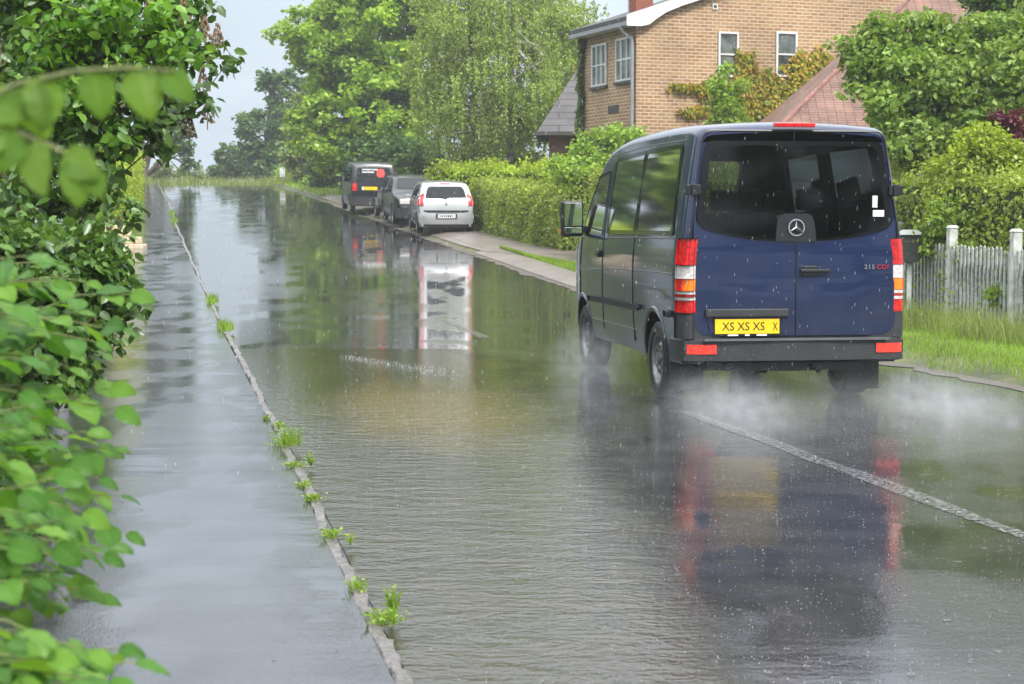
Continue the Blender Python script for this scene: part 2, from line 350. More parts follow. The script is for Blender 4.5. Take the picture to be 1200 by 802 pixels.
# ------------------------------------------------------------------ wet ground materials
def tnode(t, ty, **k):
    n = t.nodes.new(ty)
    for a, b in k.items(): setattr(n, a, b)
    return n
def wetmat(name, ca, cb, rlo, rhi, grain, ripple, slow, patch_scale=.5, calm=0, ior=1.5):
    m = bpy.data.materials.new(name); m.use_nodes = True; t = m.node_tree; b = t.nodes['Principled BSDF']; l = t.links
    tc = tnode(t, 'ShaderNodeTexCoord').outputs['Object']
    def noise(scale, detail=3, mscale=None, src=tc):
        if mscale:
            mpg = tnode(t, 'ShaderNodeMapping'); mpg.inputs['Scale'].default_value = mscale; l.new(src, mpg.inputs[0]); src = mpg.outputs[0]
        n = tnode(t, 'ShaderNodeTexNoise'); n.inputs['Scale'].default_value = scale; n.inputs['Detail'].default_value = detail; l.new(src, n.inputs[0]); return n.outputs[0]
    def rng(s, a, b_, c, d):
        r = tnode(t, 'ShaderNodeMapRange'); r.interpolation_type = 'SMOOTHSTEP'
        for i, v in enumerate((a, b_, c, d)): r.inputs[i+1].default_value = v
        l.new(s, r.inputs[0]); return r.outputs[0]
    def mth(op, a, b_):
        q = tnode(t, 'ShaderNodeMath', operation=op); l.new(a, q.inputs[0])
        if isinstance(b_, (int, float)): q.inputs[1].default_value = b_
        else: l.new(b_, q.inputs[1])
        return q.outputs[0]
    wet = rng(noise(patch_scale, 4, (1.6, .7, 1)), .42, .6, 0, 1)
    fine = noise(150, 2); big = noise(2.2, 5)
    vor = tnode(t, 'ShaderNodeTexVoronoi'); vor.inputs['Scale'].default_value = 110; l.new(tc, vor.inputs[0])
    x = tnode(t, 'ShaderNodeMix', data_type='RGBA'); x.inputs[6].default_value = hexc(*ca); x.inputs[7].default_value = hexc(*cb)
    l.new(mth('ADD', mth('MULTIPLY', rng(fine, .35, .65, 0, 1), .6), mth('MULTIPLY', rng(big, .3, .7, 0, 1), .4)), x.inputs[0])
    l.new(x.outputs[2], b.inputs['Base Color'])
    l.new(rng(wet, 0, 1, rhi, rlo), b.inputs['Roughness']); b.inputs['IOR'].default_value = ior
    # height in metres: stones standing out of the film, drop-made ripples, long slow waves
    h = mth('MULTIPLY', mth('MULTIPLY', vor.outputs[0], rng(wet, 0, 1, 1, .25)), grain)
    h = mth('ADD', h, mth('MULTIPLY', noise(26, 4), ripple)); h = mth('ADD', h, mth('MULTIPLY', noise(5.5, 2, (.8, 1.5, 1)), ripple*1.6))
    h = mth('ADD', h, mth('MULTIPLY', noise(1.0, 3, (.55, 1.8, 1)), slow))
    if calm:                             # the water lies quieter up the road, away from the run-off in the dip
        sp = tnode(t, 'ShaderNodeSeparateXYZ'); l.new(tc, sp.inputs[0]); h = mth('MULTIPLY', h, rng(mth('ADD', sp.outputs[1], mth('MULTIPLY', noise(.35, 3), 6.0)), calm, calm+8, 1, .22))
    bp = tnode(t, 'ShaderNodeBump'); bp.inputs['Strength'].default_value = 1; bp.inputs['Distance'].default_value = 1; l.new(h, bp.inputs['Height']); l.new(bp.outputs[0], b.inputs['Normal'])
    return m, b, bp, tc, noise, rng, mth
M = {}
M['road'] = wetmat('wet asphalt', (.008, .0085, .010), (.065, .065, .066), .015, .09, .0005, .00055, .0013, .8, calm=15)[0]
M['pave'] = wetmat('wet pavement asphalt', (.010, .0105, .013), (.060, .060, .070), .02, .09, .0005, .00042, .0045, 1.1)[0]
pm, pb, pbp, ptc, pnoise, prng, pmth = wetmat('muddy water', (.022, .019, .010), (.048, .039, .021), .015, .03, 0, .0062, .003, calm=13)
_t = pm.node_tree; _at = tnode(_t, 'ShaderNodeAttribute', attribute_name='depth'); _tr = tnode(_t, 'ShaderNodeBsdfTransparent'); _ms = tnode(_t, 'ShaderNodeMixShader')
_f = prng(pmth('ADD', _at.outputs['Fac'], pmth('MULTIPLY', pnoise(.8, 5, (1, .8, 1)), 1.0)), .60, 1.15, 0, 1)
_si = tnode(_t, 'ShaderNodeAttribute', attribute_name='silt'); _sm = tnode(_t, 'ShaderNodeMix', data_type='RGBA'); _sm.inputs[7].default_value = (.135, .098, .036, 1)   # stirred-up silt
_t.links.new(pb.inputs['Base Color'].links[0].from_socket, _sm.inputs[6]); _t.links.new(prng(pmth('MULTIPLY', _si.outputs['Fac'], pmth('ADD', pnoise(1.3, 5, (1, .6, 1)), .35)), .2, .85, 0, 1), _sm.inputs[0]); _t.links.new(_sm.outputs[2], pb.inputs['Base Color'])
_t.links.new(_f, _ms.inputs[0]); _t.links.new(_tr.outputs[0], _ms.inputs[1]); _t.links.new(pb.outputs[0], _ms.inputs[2]); _t.links.new(_ms.outputs[0], _t.nodes['Material Output'].inputs[0])
M['kerb'] = mat('kerb concrete', (.125, .112, .108), .26, var=.3, vs=30, bump=.004, bs=90, c2=(.075, .065, .06))
M['line'] = mat('worn road paint', (.29, .29, .29), .2, var=.2, vs=34, bump=.0004, bs=120, c2=(.035, .035, .037))
_t = M['line'].node_tree; _b = _t.nodes['Principled BSDF']; _tc = tnode(_t, 'ShaderNodeTexCoord'); _n = tnode(_t, 'ShaderNodeTexNoise'); _n.inputs['Scale'].default_value = 28; _n.inputs['Detail'].default_value = 6; _t.links.new(_tc.outputs['Object'], _n.inputs[0])
_r = tnode(_t, 'ShaderNodeMapRange'); _r.inputs[1].default_value = .35; _r.inputs[2].default_value = .64; _t.links.new(_n.outputs[0], _r.inputs[0]); _t.links.new(_r.outputs[0], _b.inputs['Alpha'])
M['soil'] = mat('verge soil', (.09, .10, .035), .9, var=.3, vs=1.4, bump=.02, bs=9, c2=(.045, .06, .018))
M['path'] = mat('footpath grit', (.175, .145, .13), .32, var=.2, vs=1.6, bump=.004, bs=60, c2=(.13, .108, .1))
M['grit'] = mat('gravel edge', (.07, .058, .045), .7, var=.4, vs=22, bump=.012, bs=45, c2=(.07, .06, .045))
M['grass'] = leafmat('grass blades', (0.127, 0.231, 0.024), (0.207, 0.341, 0.040), (0.310, 0.440, 0.070), .45, .4)
M['tallgrass'] = leafmat('tall grass', (.13, .19, .05), (.19, .26, .075), (.30, .33, .12), .5, .4)

# ------------------------------------------------------------------ ground, road, pavement, kerb
def G(x, Y):
    z = zr(Y); a, b = xk(Y), xr(Y)
    if x > b: return z-.03+.12*min(1, (x-b)/.45)+(.02*min(x-b, 6) if x > b+.45 else 0)
    if x < a-2.25: return z+.03+.05*min(1, (a-2.25-x)/.4)
    return z-.09
Ys = list(np.arange(-14, 20, 1.0))+list(np.arange(20, 125, 1.0))+[130, 138, 146, 155, 170, 200, 260, 400, 900, 2500]
loff = [-700, -60, -25, -12, -6, -3.4, -2.7, -2.35, -2.2]; roff = [-.03, .2, .45, .8, 1.5, 3, 6, 12, 25, 60, 700]
V = []; 
for Y in Ys:
    xs = [xk(Y)+o for o in loff]+[xr(Y)+o for o in roff]; V += [(x, Y, G(x, Y)) for x in xs]
n = len(loff)+len(roff); F = [(i*n+j, i*n+j+1, (i+1)*n+j+1, (i+1)*n+j) for i in range(len(Ys)-1) for j in range(n-1)]
tag(link('ground', npmesh('ground', V, F, M['soil'])), kind='structure')
def ribbon(name, x0, x1, m, dz=0, Y0=-12, Y1=124, step=1.0, k=6, skirt=0, jit=0):
    V = []; Yl = list(np.arange(Y0, Y1+.01, step)); W = k+1
    for Y in Yl:
        a, b = x0(Y), x1(Y); a += random.gauss(0, jit); b += random.gauss(0, jit)
        V += [(a+(b-a)*j/k, Y, zr(Y)+dz) for j in range(W)]
    F = [(i*W+j, i*W+j+1, (i+1)*W+j+1, (i+1)*W+j) for i in range(len(Yl)-1) for j in range(k)]
    if skirt:
        s = len(V); V += [(p[0], p[1], p[2]-d_) for i in range(len(Yl)) for p in (V[i*W], V[i*W+k]) for d_ in (0, skirt)]
        F += [q for i in range(len(Yl)-1) for q in ((s+4*i, s+4*i+4, s+4*i+5, s+4*i+1), (s+4*i+2, s+4*i+3, s+4*i+7, s+4*i+6))]
    return tag(link(name, npmesh(name, V, F, m)), kind='structure')
ribbon('road', lambda Y: xk(Y)+.0, xr, M['road'], 0)
ribbon('pavement', lambda Y: xk(Y)-2.3, lambda Y: xk(Y)-.05, M['pave'], .048, skirt=.1)
# kerb: broken old concrete, a low rough strip
V = []; F = []; Yl = list(np.arange(2, 118, .11)); prof = [(-.046, .0), (-.042, .040), (-.030, .049), (-.008, .050), (.016, .048), (.028, .040), (.036, -.05)]; K = len(prof); wob = 0
for i, Y in enumerate(Yl):
    wob = wob*.93+random.gauss(0, .004); chip = random.random() < .14; joint = (i % 9 == 0)
    for (dx, dz) in prof:
        j = random.gauss(0, .004); drop = (-.03 if (chip and dx > .02 or joint) and dz > 0 else 0)
        V.append((xk(Y)+wob+dx+j, Y, zr(Y)+dz+(random.gauss(0, .003) if dz > 0 else 0)+drop))
F = [(i*K+j, i*K+j+1, (i+1)*K+j+1, (i+1)*K+j) for i in range(len(Yl)-1) for j in range(K-1)]
tag(link('kerb', npmesh('kerb', V, F, M['kerb'], smooth=False)), kind='structure')
# flooded stretch of muddy water along the kerb
V = []; D = []; SI = []; Yp = list(np.arange(-2, 24.6, .3)); K = 26
for Y in Yp:
    a = xk(Y)+.03; b = a+float(np.interp(Y, [-2, 6, 9, 14.6, 19, 22, 24.6], [1.1, 1.4, 1.9, 2.9, 3.7, 3.2, 1.6]))
    for j in range(K+1):
        t = j/K; V.append((a+(b-a)*t, Y, .005)); e_ = min(1, (1-t)*2.2)*min(1, (24.6-Y)/4)
        D.append(max(0, e_)); SI.append(math.exp(-((Y-14.6)/3.0)**2)*math.exp(-((t-.45)/.34)**2))
F = [(i*(K+1)+j, i*(K+1)+j+1, (i+1)*(K+1)+j+1, (i+1)*(K+1)+j) for i in range(len(Yp)-1) for j in range(K)]
me = npmesh('puddle', V, F, pm); me.attributes.new('depth', 'FLOAT', 'POINT').data.foreach_set('value', np.array(D, np.float32)); me.attributes.new('silt', 'FLOAT', 'POINT').data.foreach_set('value', np.array(SI, np.float32)); tag(link('puddle', me), kind='structure')
# dashed centre line
def dash(Y0, Y1, wd=.14, fade=0):
    xc = lambda Y: xk(Y)+3.45+.028*max(0, 12-Y)*0
    ribbon('road_marking', lambda Y: xc(Y)-wd/2, lambda Y: xc(Y)+wd/2, M['line'], .004, Y0, Y1, .5, 1, jit=.012)
for a_, b_ in ((-4, 2.5), (6.5, 14.5), (23.5, 27)): dash(a_, b_)
# gravelly edge, footpath and grass by the parked cars
ribbon('gravel_edge', lambda Y: xr(Y)-.10, lambda Y: xr(Y)+.25, M['grit'], .006, -10, 118, .3, 1, jit=.07)
def strip(name, rows, m, dz):                      # rows of (Y, xa, xb)
    V = []; k = 6
    for (Y, a, b) in rows: V += [(a+(b-a)*j/k, Y, G(a+(b-a)*j/k, Y)+dz) for j in range(k+1)]
    F = [(i*(k+1)+j, i*(k+1)+j+1, (i+1)*(k+1)+j+1, (i+1)*(k+1)+j) for i in range(len(rows)-1) for j in range(k)]
    return tag(link(name, npmesh(name, V, F, m)), kind='structure')
rows = []
for Y in np.arange(30, 112, .5):
    a = xr(Y)+float(np.interp(Y, [30, 36, 38, 41, 43, 46], [1.75, 1.6, 1.35, .8, .3, .22])); b = xr(Y)+float(np.interp(Y, [30, 38, 42, 50, 56, 70, 90, 112], [3.3, 3.3, 3.0, 2.9, 2.7, 2.6, 2.4, 2.2]))
    rows.append((Y, a, b))
strip('footpath', rows, M['path'], .022)
rows = [(Y, xr(Y)+.12, xr(Y)+.75) for Y in np.arange(30, 44, .5)]; strip('verge_shoulder', rows, M['path'], .014)

def blades(name, pts, h, wd, m, kind='stuff', parent=None, bend=.35):
    P = np.asarray(pts, float); n = len(P); a = RNG.random(n)*2*PI; H = h*(.5+.8*RNG.random(n)); b = RNG.normal(size=(n, 2))*bend*H[:, None]
    s = np.stack([np.cos(a), np.sin(a), 0*a], 1)*wd*(.6+.8*RNG.random(n))[:, None]; mid = P+np.stack([b[:, 0]*.3, b[:, 1]*.3, H*.6], 1); tip = P+np.stack([b[:, 0], b[:, 1], H], 1)
    V = np.stack([P-s/2, P+s/2, mid+s*.35, mid-s*.35, tip+s*.05, tip-s*.05], 1).reshape(-1, 3); o = (np.arange(n)*6)[:, None]
    F = np.concatenate([o+np.array([[0, 1, 2, 3]]), o+np.array([[3, 2, 4, 5]])]); ob = link(name, npmesh(name, V, F, m), parent)
    return tag(ob, kind=kind) if not parent else ob
def scatter(n, Y0, Y1, fa, fb, dens=None):
    out = []
    while len(out) < n:
        Y = random.uniform(Y0, Y1); a, b = fa(Y), fb(Y)
        if b <= a: continue
        x = random.uniform(a, b)
        if dens and random.random() > dens(x, Y): continue
        out.append((x, Y, G(x, Y)-.005))
    return out
pts = scatter(52000, 14, 34, lambda Y: xr(Y)+.18+.12*math.sin(Y*3), lambda Y: xr(Y)+3.6)
o = blades('grass', pts, .075, .007, M['grass']); tag(o, 'short green grass of the verge in front of the picket fence', 'grass')
pts = scatter(5200, 17, 32, lambda Y: xr(Y)+1.75, lambda Y: xr(Y)+2.6)
tag(blades('long_grass', pts, .34, .009, M['tallgrass'], bend=.45), 'long pale grass growing along the foot of the picket fence', 'grass')
pts = scatter(15000, 30, 43.5, lambda Y: xr(Y)+.75, lambda Y: xr(Y)+float(np.interp(Y, [30, 36, 38, 41, 43.5], [1.75, 1.6, 1.35, .8, .76]))+.0)+scatter(14000, 34, 60, lambda Y: xr(Y)+float(np.interp(Y, [30, 38, 42, 50, 60], [3.3, 3.3, 3.0, 2.9, 2.7])), lambda Y: xr(Y)+4.1)
tag(blades('grass', pts, .085, .012, M['grass']), 'short grass patches between the footpath, road and clipped hedge', 'grass')
pts = scatter(16000, 78, 112, lambda Y: xr(Y)+.2, lambda Y: xr(Y)+7, lambda x, Y: 1)
tag(blades('grass', pts, .16, .03, M['grass']), 'bright green grass bank at the bend by the white sign', 'grass')
pts = scatter(12000, 101, 116, lambda Y: xk(Y)-14, lambda Y: xr(Y)+6)
tag(blades('tall_grass', pts, .6, .045, M['tallgrass']), 'tall pale grass standing at the crest where the road drops away', 'grass')

# ------------------------------------------------------------------ building materials
def uvtex(m, scale=1):
    t = m.node_tree; u = tnode(t, 'ShaderNodeUVMap'); return t, u.outputs[0]
def brickmat(name, c1, c2, mortar):
    m = bpy.data.materials.new(name); m.use_nodes = True; t, u = uvtex(m); b = t.nodes['Principled BSDF']; l = t.links
    br = tnode(t, 'ShaderNodeTexBrick'); br.inputs['Scale'].default_value = 1; br.inputs['Brick Width'].default_value = .24; br.inputs['Row Height'].default_value = .088
    br.inputs['Mortar Size'].default_value = .015; br.inputs['Mortar Smooth'].default_value = .3; br.inputs['Bias'].default_value = -.1
    br.inputs['Color1'].default_value = hexc(*c1); br.inputs['Color2'].default_value = hexc(*c2); br.inputs['Mortar'].default_value = hexc(*mortar); l.new(u, br.inputs[0])
    n = tnode(t, 'ShaderNodeTexNoise'); n.inputs['Scale'].default_value = .7; n.inputs['Detail'].default_value = 7; l.new(u, n.inputs[0])
    r = tnode(t, 'ShaderNodeMapRange'); r.inputs[1].default_value = .3; r.inputs[2].default_value = .7; r.inputs[3].default_value = .78; r.inputs[4].default_value = 1.2; l.new(n.outputs[0], r.inputs[0])
    s = tnode(t, 'ShaderNodeVectorMath', operation='SCALE'); l.new(br.outputs[0], s.inputs[0]); l.new(r.outputs[0], s.inputs['Scale']); l.new(s.outputs[0], b.inputs['Base Color'])
    bp = tnode(t, 'ShaderNodeBump'); bp.inputs['Distance'].default_value = -.008; l.new(br.outputs['Fac'], bp.inputs['Height']); l.new(bp.outputs[0], b.inputs['Normal']); b.inputs['Roughness'].default_value = .85
    return m
def tilemat(name, c1, c2, row, colw, rough=.5, waves=True):
    m = bpy.data.materials.new(name); m.use_nodes = True; t, u = uvtex(m); b = t.nodes['Principled BSDF']; l = t.links
    br = tnode(t, 'ShaderNodeTexBrick'); br.inputs['Scale'].default_value = 1; br.inputs['Brick Width'].default_value = colw; br.inputs['Row Height'].default_value = row
    br.inputs['Mortar Size'].default_value = row*.07; br.inputs['Mortar Smooth'].default_value = .6; br.offset = .5 if not waves else 0
    br.inputs['Color1'].default_value = hexc(*c1); br.inputs['Color2'].default_value = hexc(*c2); br.inputs['Mortar'].default_value = hexc(*[v*.4 for v in c1]); l.new(u, br.inputs[0])
    n = tnode(t, 'ShaderNodeTexNoise'); n.inputs['Scale'].default_value = 1.4; n.inputs['Detail'].default_value = 8; l.new(u, n.inputs[0])
    r = tnode(t, 'ShaderNodeMapRange'); r.inputs[1].default_value = .3; r.inputs[2].default_value = .7; r.inputs[3].default_value = .65; r.inputs[4].default_value = 1.3; l.new(n.outputs[0], r.inputs[0])
    s = tnode(t, 'ShaderNodeVectorMath', operation='SCALE'); l.new(br.outputs[0], s.inputs[0]); l.new(r.outputs[0], s.inputs['Scale']); l.new(s.outputs[0], b.inputs['Base Color'])
    bp = tnode(t, 'ShaderNodeBump'); bp.inputs['Distance'].default_value = -.02; l.new(br.outputs['Fac'], bp.inputs['Height']); l.new(bp.outputs[0], b.inputs['Normal']); b.inputs['Roughness'].default_value = rough
    return m
M['ybrick'] = brickmat('yellow brick', (.36, .215, .10), (.255, .13, .062), (.47, .39, .28))
M['rbrick'] = brickmat('red brick', (.22, .075, .042), (.16, .055, .034), (.16, .11, .09))
M['redtile'] = tilemat('old red tile', (.215, .115, .082), (.165, .085, .06), .085, .19, .6)
M['darktile'] = tilemat('dark tile', (.075, .066, .068), (.055, .05, .052), .33, 1.4, .45, False)
M['white'] = mat('white paint', (.64, .64, .63), .4, var=.06, vs=3, c2=(.5, .5, .48))
M['oldwhite'] = mat('weathered white paint', (.60, .61, .60), .55, var=.2, vs=9, bump=.002, bs=30, c2=(.36, .37, .33))
M['picket'] = mat('weathered grey picket', (.40, .42, .42), .6, var=.25, vs=14, bump=.002, bs=40, c2=(.22, .23, .21))
M['cream'] = mat('cream render', (.72, .60, .38), .8, var=.08, vs=2)
M['gutter'] = mat('grey gutter', (.30, .31, .32), .4, metal=.2, var=.1)
M['darkwood'] = mat('dark eave', (.05, .045, .04), .6)
M['winglass'] = mat('house window glass', (.16, .19, .17), .03, var=.2, vs=2.2, spec=.8, c2=(.012, .016, .016))  # grey-green noise painted into the colour stands in for reflections in the panes
M['bark'] = mat('bark', (.10, .08, .055), .85, var=.3, vs=9, bump=.02, bs=22)
M['birchbark'] = mat('birch bark', (.50, .47, .42), .7, var=.2, vs=5, bump=.01, bs=16, c2=(.10, .09, .08))
M['twig'] = mat('twig', (.13, .085, .04), .7, var=.3, vs=30)
M['hazeltwig'] = mat('hazel twig', (.13, .15, .045), .6, var=.3, vs=30)
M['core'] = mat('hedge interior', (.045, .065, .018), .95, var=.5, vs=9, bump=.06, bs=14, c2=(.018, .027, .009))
lm = {}
lm['linden'] = leafmat('linden leaves', (0.143, 0.256, 0.023), (0.256, 0.400, 0.041), (0.390, 0.538, 0.068), .35, .4)
lm['birch'] = leafmat('birch leaves', (0.159, 0.245, 0.046), (0.245, 0.346, 0.069), (0.359, 0.446, 0.115), .4, .35)
lm['dark'] = leafmat('dark tree leaves', (0.044, 0.096, 0.022), (0.081, 0.156, 0.039), (0.138, 0.228, 0.055), .4, .3)
lm['olive'] = leafmat('olive leaves', (0.108, 0.156, 0.042), (0.156, 0.216, 0.060), (0.216, 0.276, 0.090), .45, .3)
lm['apple'] = leafmat('fruit tree leaves', (0.097, 0.167, 0.025), (0.166, 0.265, 0.045), (0.290, 0.394, 0.099), .34, .35)
lm['hedge'] = leafmat('clipped hedge leaves', (0.162, 0.250, 0.029), (0.257, 0.350, 0.052), (0.378, 0.450, 0.098), .4, .35)
lm['lime'] = leafmat('lime green leaves', (0.207, 0.326, 0.017), (0.310, 0.441, 0.029), (0.414, 0.525, 0.060), .4, .4)
lm['viburnum'] = leafmat('mid green leaves', (0.132, 0.240, 0.028), (0.211, 0.341, 0.045), (0.330, 0.455, 0.079), .38, .35)
lm['purple'] = leafmat('purple leaves', (.06, .010, .022), (.11, .018, .04), (.16, .03, .05), .35, .3)
lm['yellowg'] = leafmat('yellow green leaves', (0.172, 0.265, 0.024), (0.253, 0.345, 0.035), (0.333, 0.414, 0.060), .4, .4)
lm['vine'] = leafmat('creeper leaves', (.15, .22, .018), (.32, .31, .03), (.40, .20, .035), .4, .3)
lm['lilac'] = leafmat('lilac leaves', (0.037, 0.083, 0.016), (0.065, 0.137, 0.024), (0.119, 0.217, 0.040), .3, .3, spec=.4)
lm['lilac2'] = leafmat('young lilac leaves', (0.060, 0.156, 0.018), (0.108, 0.240, 0.026), (0.168, 0.324, 0.036), .3, .4)
lm['hazel'] = leafmat('hazel leaves', (0.051, 0.145, 0.023), (0.093, 0.221, 0.032), (0.170, 0.323, 0.041), .3, .42, veins=True)
lm['hazelnear'] = leafmat('near hazel leaves', (0.094, 0.195, 0.028), (0.133, 0.242, 0.043), (0.156, 0.265, 0.057), .42, .5, veins=True)
lm['seed'] = mat('faded lilac panicle', (.23, .13, .09), .8, var=.4, vs=30, c2=(.11, .10, .04))

# ------------------------------------------------------------------ brick house with the gable wall
C0 = pt(745, 262, 45); gd = Vector((.933, .36, 0)); fd = Vector((-.36, .933, 0)); out_g = Vector((.36, -.933, 0)); out_f = Vector((-.933, -.36, 0))
bz = zr(45)-.3
def sx_(px, py, d=gd):                  # picture point -> (distance along the wall from the corner, height)
    u = (px-600)/FPX; s = (u*C0.y-C0.x)/(d.x-u*d.y); Y = C0.y+d.y*s
    return s, pt(px, py, Y).z
H = thing('brick_house', 'yellow brick house with a gable wall and white fascia behind the blue van', 'house', (C0.x, C0.y, bz), math.atan2(gd.y, gd.x))
# local frame: x along the gable wall, y away from the camera along the side wall
GW, DP, EZ, RZ = 12.0, 3.4, 6.72-bz, 8.75-bz
mb = MB(); W1 = .02
mb.wall((0, 0), (GW, 0), 0, EZ); k = len(mb.f)
mb.add([(0, 0, EZ), (GW, 0, EZ), (GW/2, 0, RZ)], [(0, 1, 2)]); mb.uv[k] = [(0, EZ), (GW, EZ), (GW/2, RZ)]
mb.wall((0, DP), (0, 0), 0, EZ); mb.wall((GW, 0), (GW, DP), 0, EZ); mb.wall((GW, DP), (0, DP), 0, EZ); k = len(mb.f)
mb.add([(0, DP, EZ), (GW, DP, EZ), (GW/2, DP, RZ)], [(0, 2, 1)]); mb.uv[k] = [(0, EZ), (GW/2, RZ), (GW, EZ)]
mb.build('wall', M['ybrick'], H)
sl = (RZ-EZ)/(GW/2)
mb = MB()
for sgn in (0, 1):
    xa, xb = (-.35, GW/2) if not sgn else (GW+.35, GW/2)
    za, zb_ = EZ-.35*sl, RZ
    mb.add([(xa, -.15, za+.16), (xb, -.15, zb_+.16), (xb, DP+.2, zb_+.16), (xa, DP+.2, za+.16), (xa, -.15, za+.04), (xb, -.15, zb_+.04), (xb, DP+.2, zb_+.04), (xa, DP+.2, za+.04)],
           [(0, 1, 2, 3), (7, 6, 5, 4), (0, 4, 5, 1), (1, 5, 6, 2), (2, 6, 7, 3), (3, 7, 4, 0)])
mb.build('roof', M['darktile'] if False else M['darkwood'], H)
# white fascia board with a curved foot
pf = [(-.36, EZ-.36*sl+.20)]+[(x, EZ+x*sl+.20) for x in (1, 3, GW/2)]+[(GW+.3, EZ-.3*sl+.20), (GW+.3, EZ-.3*sl-.05), (GW/2, RZ-.05)]+[(1.2, EZ+1.2*sl-.04), (.75, EZ+.75*sl-.07), (.45, EZ+.45*sl-.16), (.28, EZ-.14), (.05, EZ-.20), (-.36, EZ-.20)]
MB().prism(pf, 'Y', -.19, -.153).build('fascia', M['white'], H)
mb = MB(); mb.box((-.34, DP/2, EZ-.13), (.05, DP+.3, .10)); mb.build('gutter', M['gutter'], H)
mb = MB(); mb.box((-.17, DP/2, EZ-.17), (.28, DP+.2, .02)); mb.build('soffit', M['white'], H)
mb = MB(); mb.tube([(-.34, .25, EZ-.17), (-.30, .2, EZ-.3), (-.09, .10, EZ-.5), (-.07, .10, EZ-.7), (-.07, .10, 0)], .045, 8); mb.build('downpipe', M['gutter'], H, smooth=True)
def window(P, o, x0, x1, z0, z1, cols, rows_, fr=.055, side=False, sill=True, name='window', fm='white'):
    """window on the gable (side=False, x along) or on the side wall (x0.. measured back from the corner)"""
    def B(mb, a, b, c, d, dep, back): # a..b along, c..d height
        if side: mb.box((-(dep+back)/2*1.0, (a+b)/2, (c+d)/2), (abs(dep-back), b-a, d-c))
        else: mb.box(((a+b)/2, -(dep+back)/2, (c+d)/2), (b-a, abs(dep-back), d-c))
    wn = MB(); B(wn, x0, x1, z0, z1, .012, .004); wo = wn.build(name, M['winglass'], P)
    fb = MB()
    for a, b, c, d in ((x0, x0+fr, z0, z1), (x1-fr, x1, z0, z1), (x0+fr, x1-fr, z0, z0+fr), (x0+fr, x1-fr, z1-fr, z1)): B(fb, a, b, c, d, .055, .005)
    for i in range(1, cols): xx = x0+(x1-x0)*i/cols; B(fb, xx-.02, xx+.02, z0+fr, z1-fr, .045, .005)
    for i in range(1, rows_): zz = z0+(z1-z0)*i/rows_; B(fb, x0+fr, x1-fr, zz-.022, zz+.022, .041, .005)
    fb.build('frame', M[fm], wo)
    if sill: sb = MB(); B(sb, x0-.05, x1+.05, z0-.07, z0-.002, .09, .003); sb.build('sill', M['rbrick'] if False else M['darkwood'], wo)
for (a, b) in ((839, 862.5), (906, 930.5)):
    s0, zt = sx_(a, 37); s1, zb_ = sx_(b, 91); window(H, None, s0, s1, zb_-bz, zt-bz, 1, 2, sill=False)
for (a, b, t0, t1) in ((741, 722, 42, 97), (711, 694, 50, 103)):
    s0, zt = sx_(a, t0, fd); s1, zb_ = sx_(b, t1, fd); window(H, None, s0, s1, zb_-bz, zt-bz, 3, 2, side=True)
s0, z0 = sx_(723, 122, fd); MB().box((-.004, s0+.25, z0-.12-bz), (.04, .62, .2)).build('wall_grille', M['darkwood'], H)
s0, z0 = sx_(835, 8); mb = MB(); mb.box((s0, -.01, z0-bz), (.15, .05, .15)); vv = mb.build('wall_vent', M['white'], H); MB().lathe([(-.045, .001), (-.045, .045), (-.038, .045)], 'Y', (s0, 0, z0-bz), 12).build('opening', M['darkwood'], vv)
mb = MB(); mb.box((1.0, 1.9, EZ+.6), (.5, .5, 1.1)); mb.box((1.0, 1.9, EZ+1.18), (.58, .58, .08)); ch = mb.build('chimney', mat('chimney brick', (.27, .085, .05), .8, var=.2, vs=12), H)
mb = MB(); mb.tube([(0, .5, EZ), (0, .5, EZ+1.1)], .018, 5); mb.tube([(-.4, .5, EZ+.95), (.4, .5, EZ+1.0)], .01, 4)
for i in range(6): mb.tube([(-.35+i*.13, .5-.2, EZ+.95+i*.01), (-.35+i*.13, .7, EZ+.95+i*.01)], .006, 4)
mb.build('aerial', M['gutter'], H)
# creepers
def creeper(name, label, ells, n, size, m, d, outn):
    t = thing(name, label, 'creeper', (C0.x, C0.y, bz)); P = []
    w_ = np.array([e_[2]*e_[3] for e_ in ells]); w_ = w_/w_.sum(); sb = MB()
    for e_, k in zip(ells, (w_*n).astype(int)):
        s0, z0 = sx_(e_[0], e_[1], d); sc = FPX/46; rs, rz_ = e_[2]/sc, e_[3]/sc
        for _ in range(k):
            a = random.random()*2*PI; r = random.random()**.6*(1+.25*math.sin(a*5+e_[0])+.15*math.sin(a*9)); s = s0+r*rs*math.cos(a); z = z0+r*rz_*math.sin(a)
            p = d*s+outn*random.uniform(.02, .16); P.append((p.x, p.y, z-bz))
        for _ in range(5): a = random.uniform(0, 2*PI); q0 = d*s0+outn*.02; q1 = d*(s0+rs*.8*math.cos(a))+outn*.02; sb.tube([(q0.x, q0.y, z0-bz), (q1.x, q1.y, z0-bz+rz_*.8*math.sin(a))], .012, 4)
    P = np.array(P); T = RNG.normal(size=P.shape)*.5; T[:, 2] -= 1; Nn = np.array(outn)+RNG.normal(size=P.shape)*.45
    leaves('leaves', P, T, Nn, size*(.6+.7*RNG.random(len(P))), LT4, m, t); sb.build('stems', M['twig'], t); return t
creeper('wall_creeper', 'yellow and orange creeper spreading over the brick gable wall', [(800, 102, 22, 5), (835, 104, 30, 12), (870, 80, 16, 22), (893, 100, 30, 16), (880, 118, 34, 14), (860, 128, 40, 9), (935, 82, 22, 20), (955, 70, 16, 14), (920, 108, 26, 12), (905, 124, 18, 10), (815, 130, 26, 6), (846, 116, 20, 16)], 6800, .11, lm['vine'], gd, out_g)
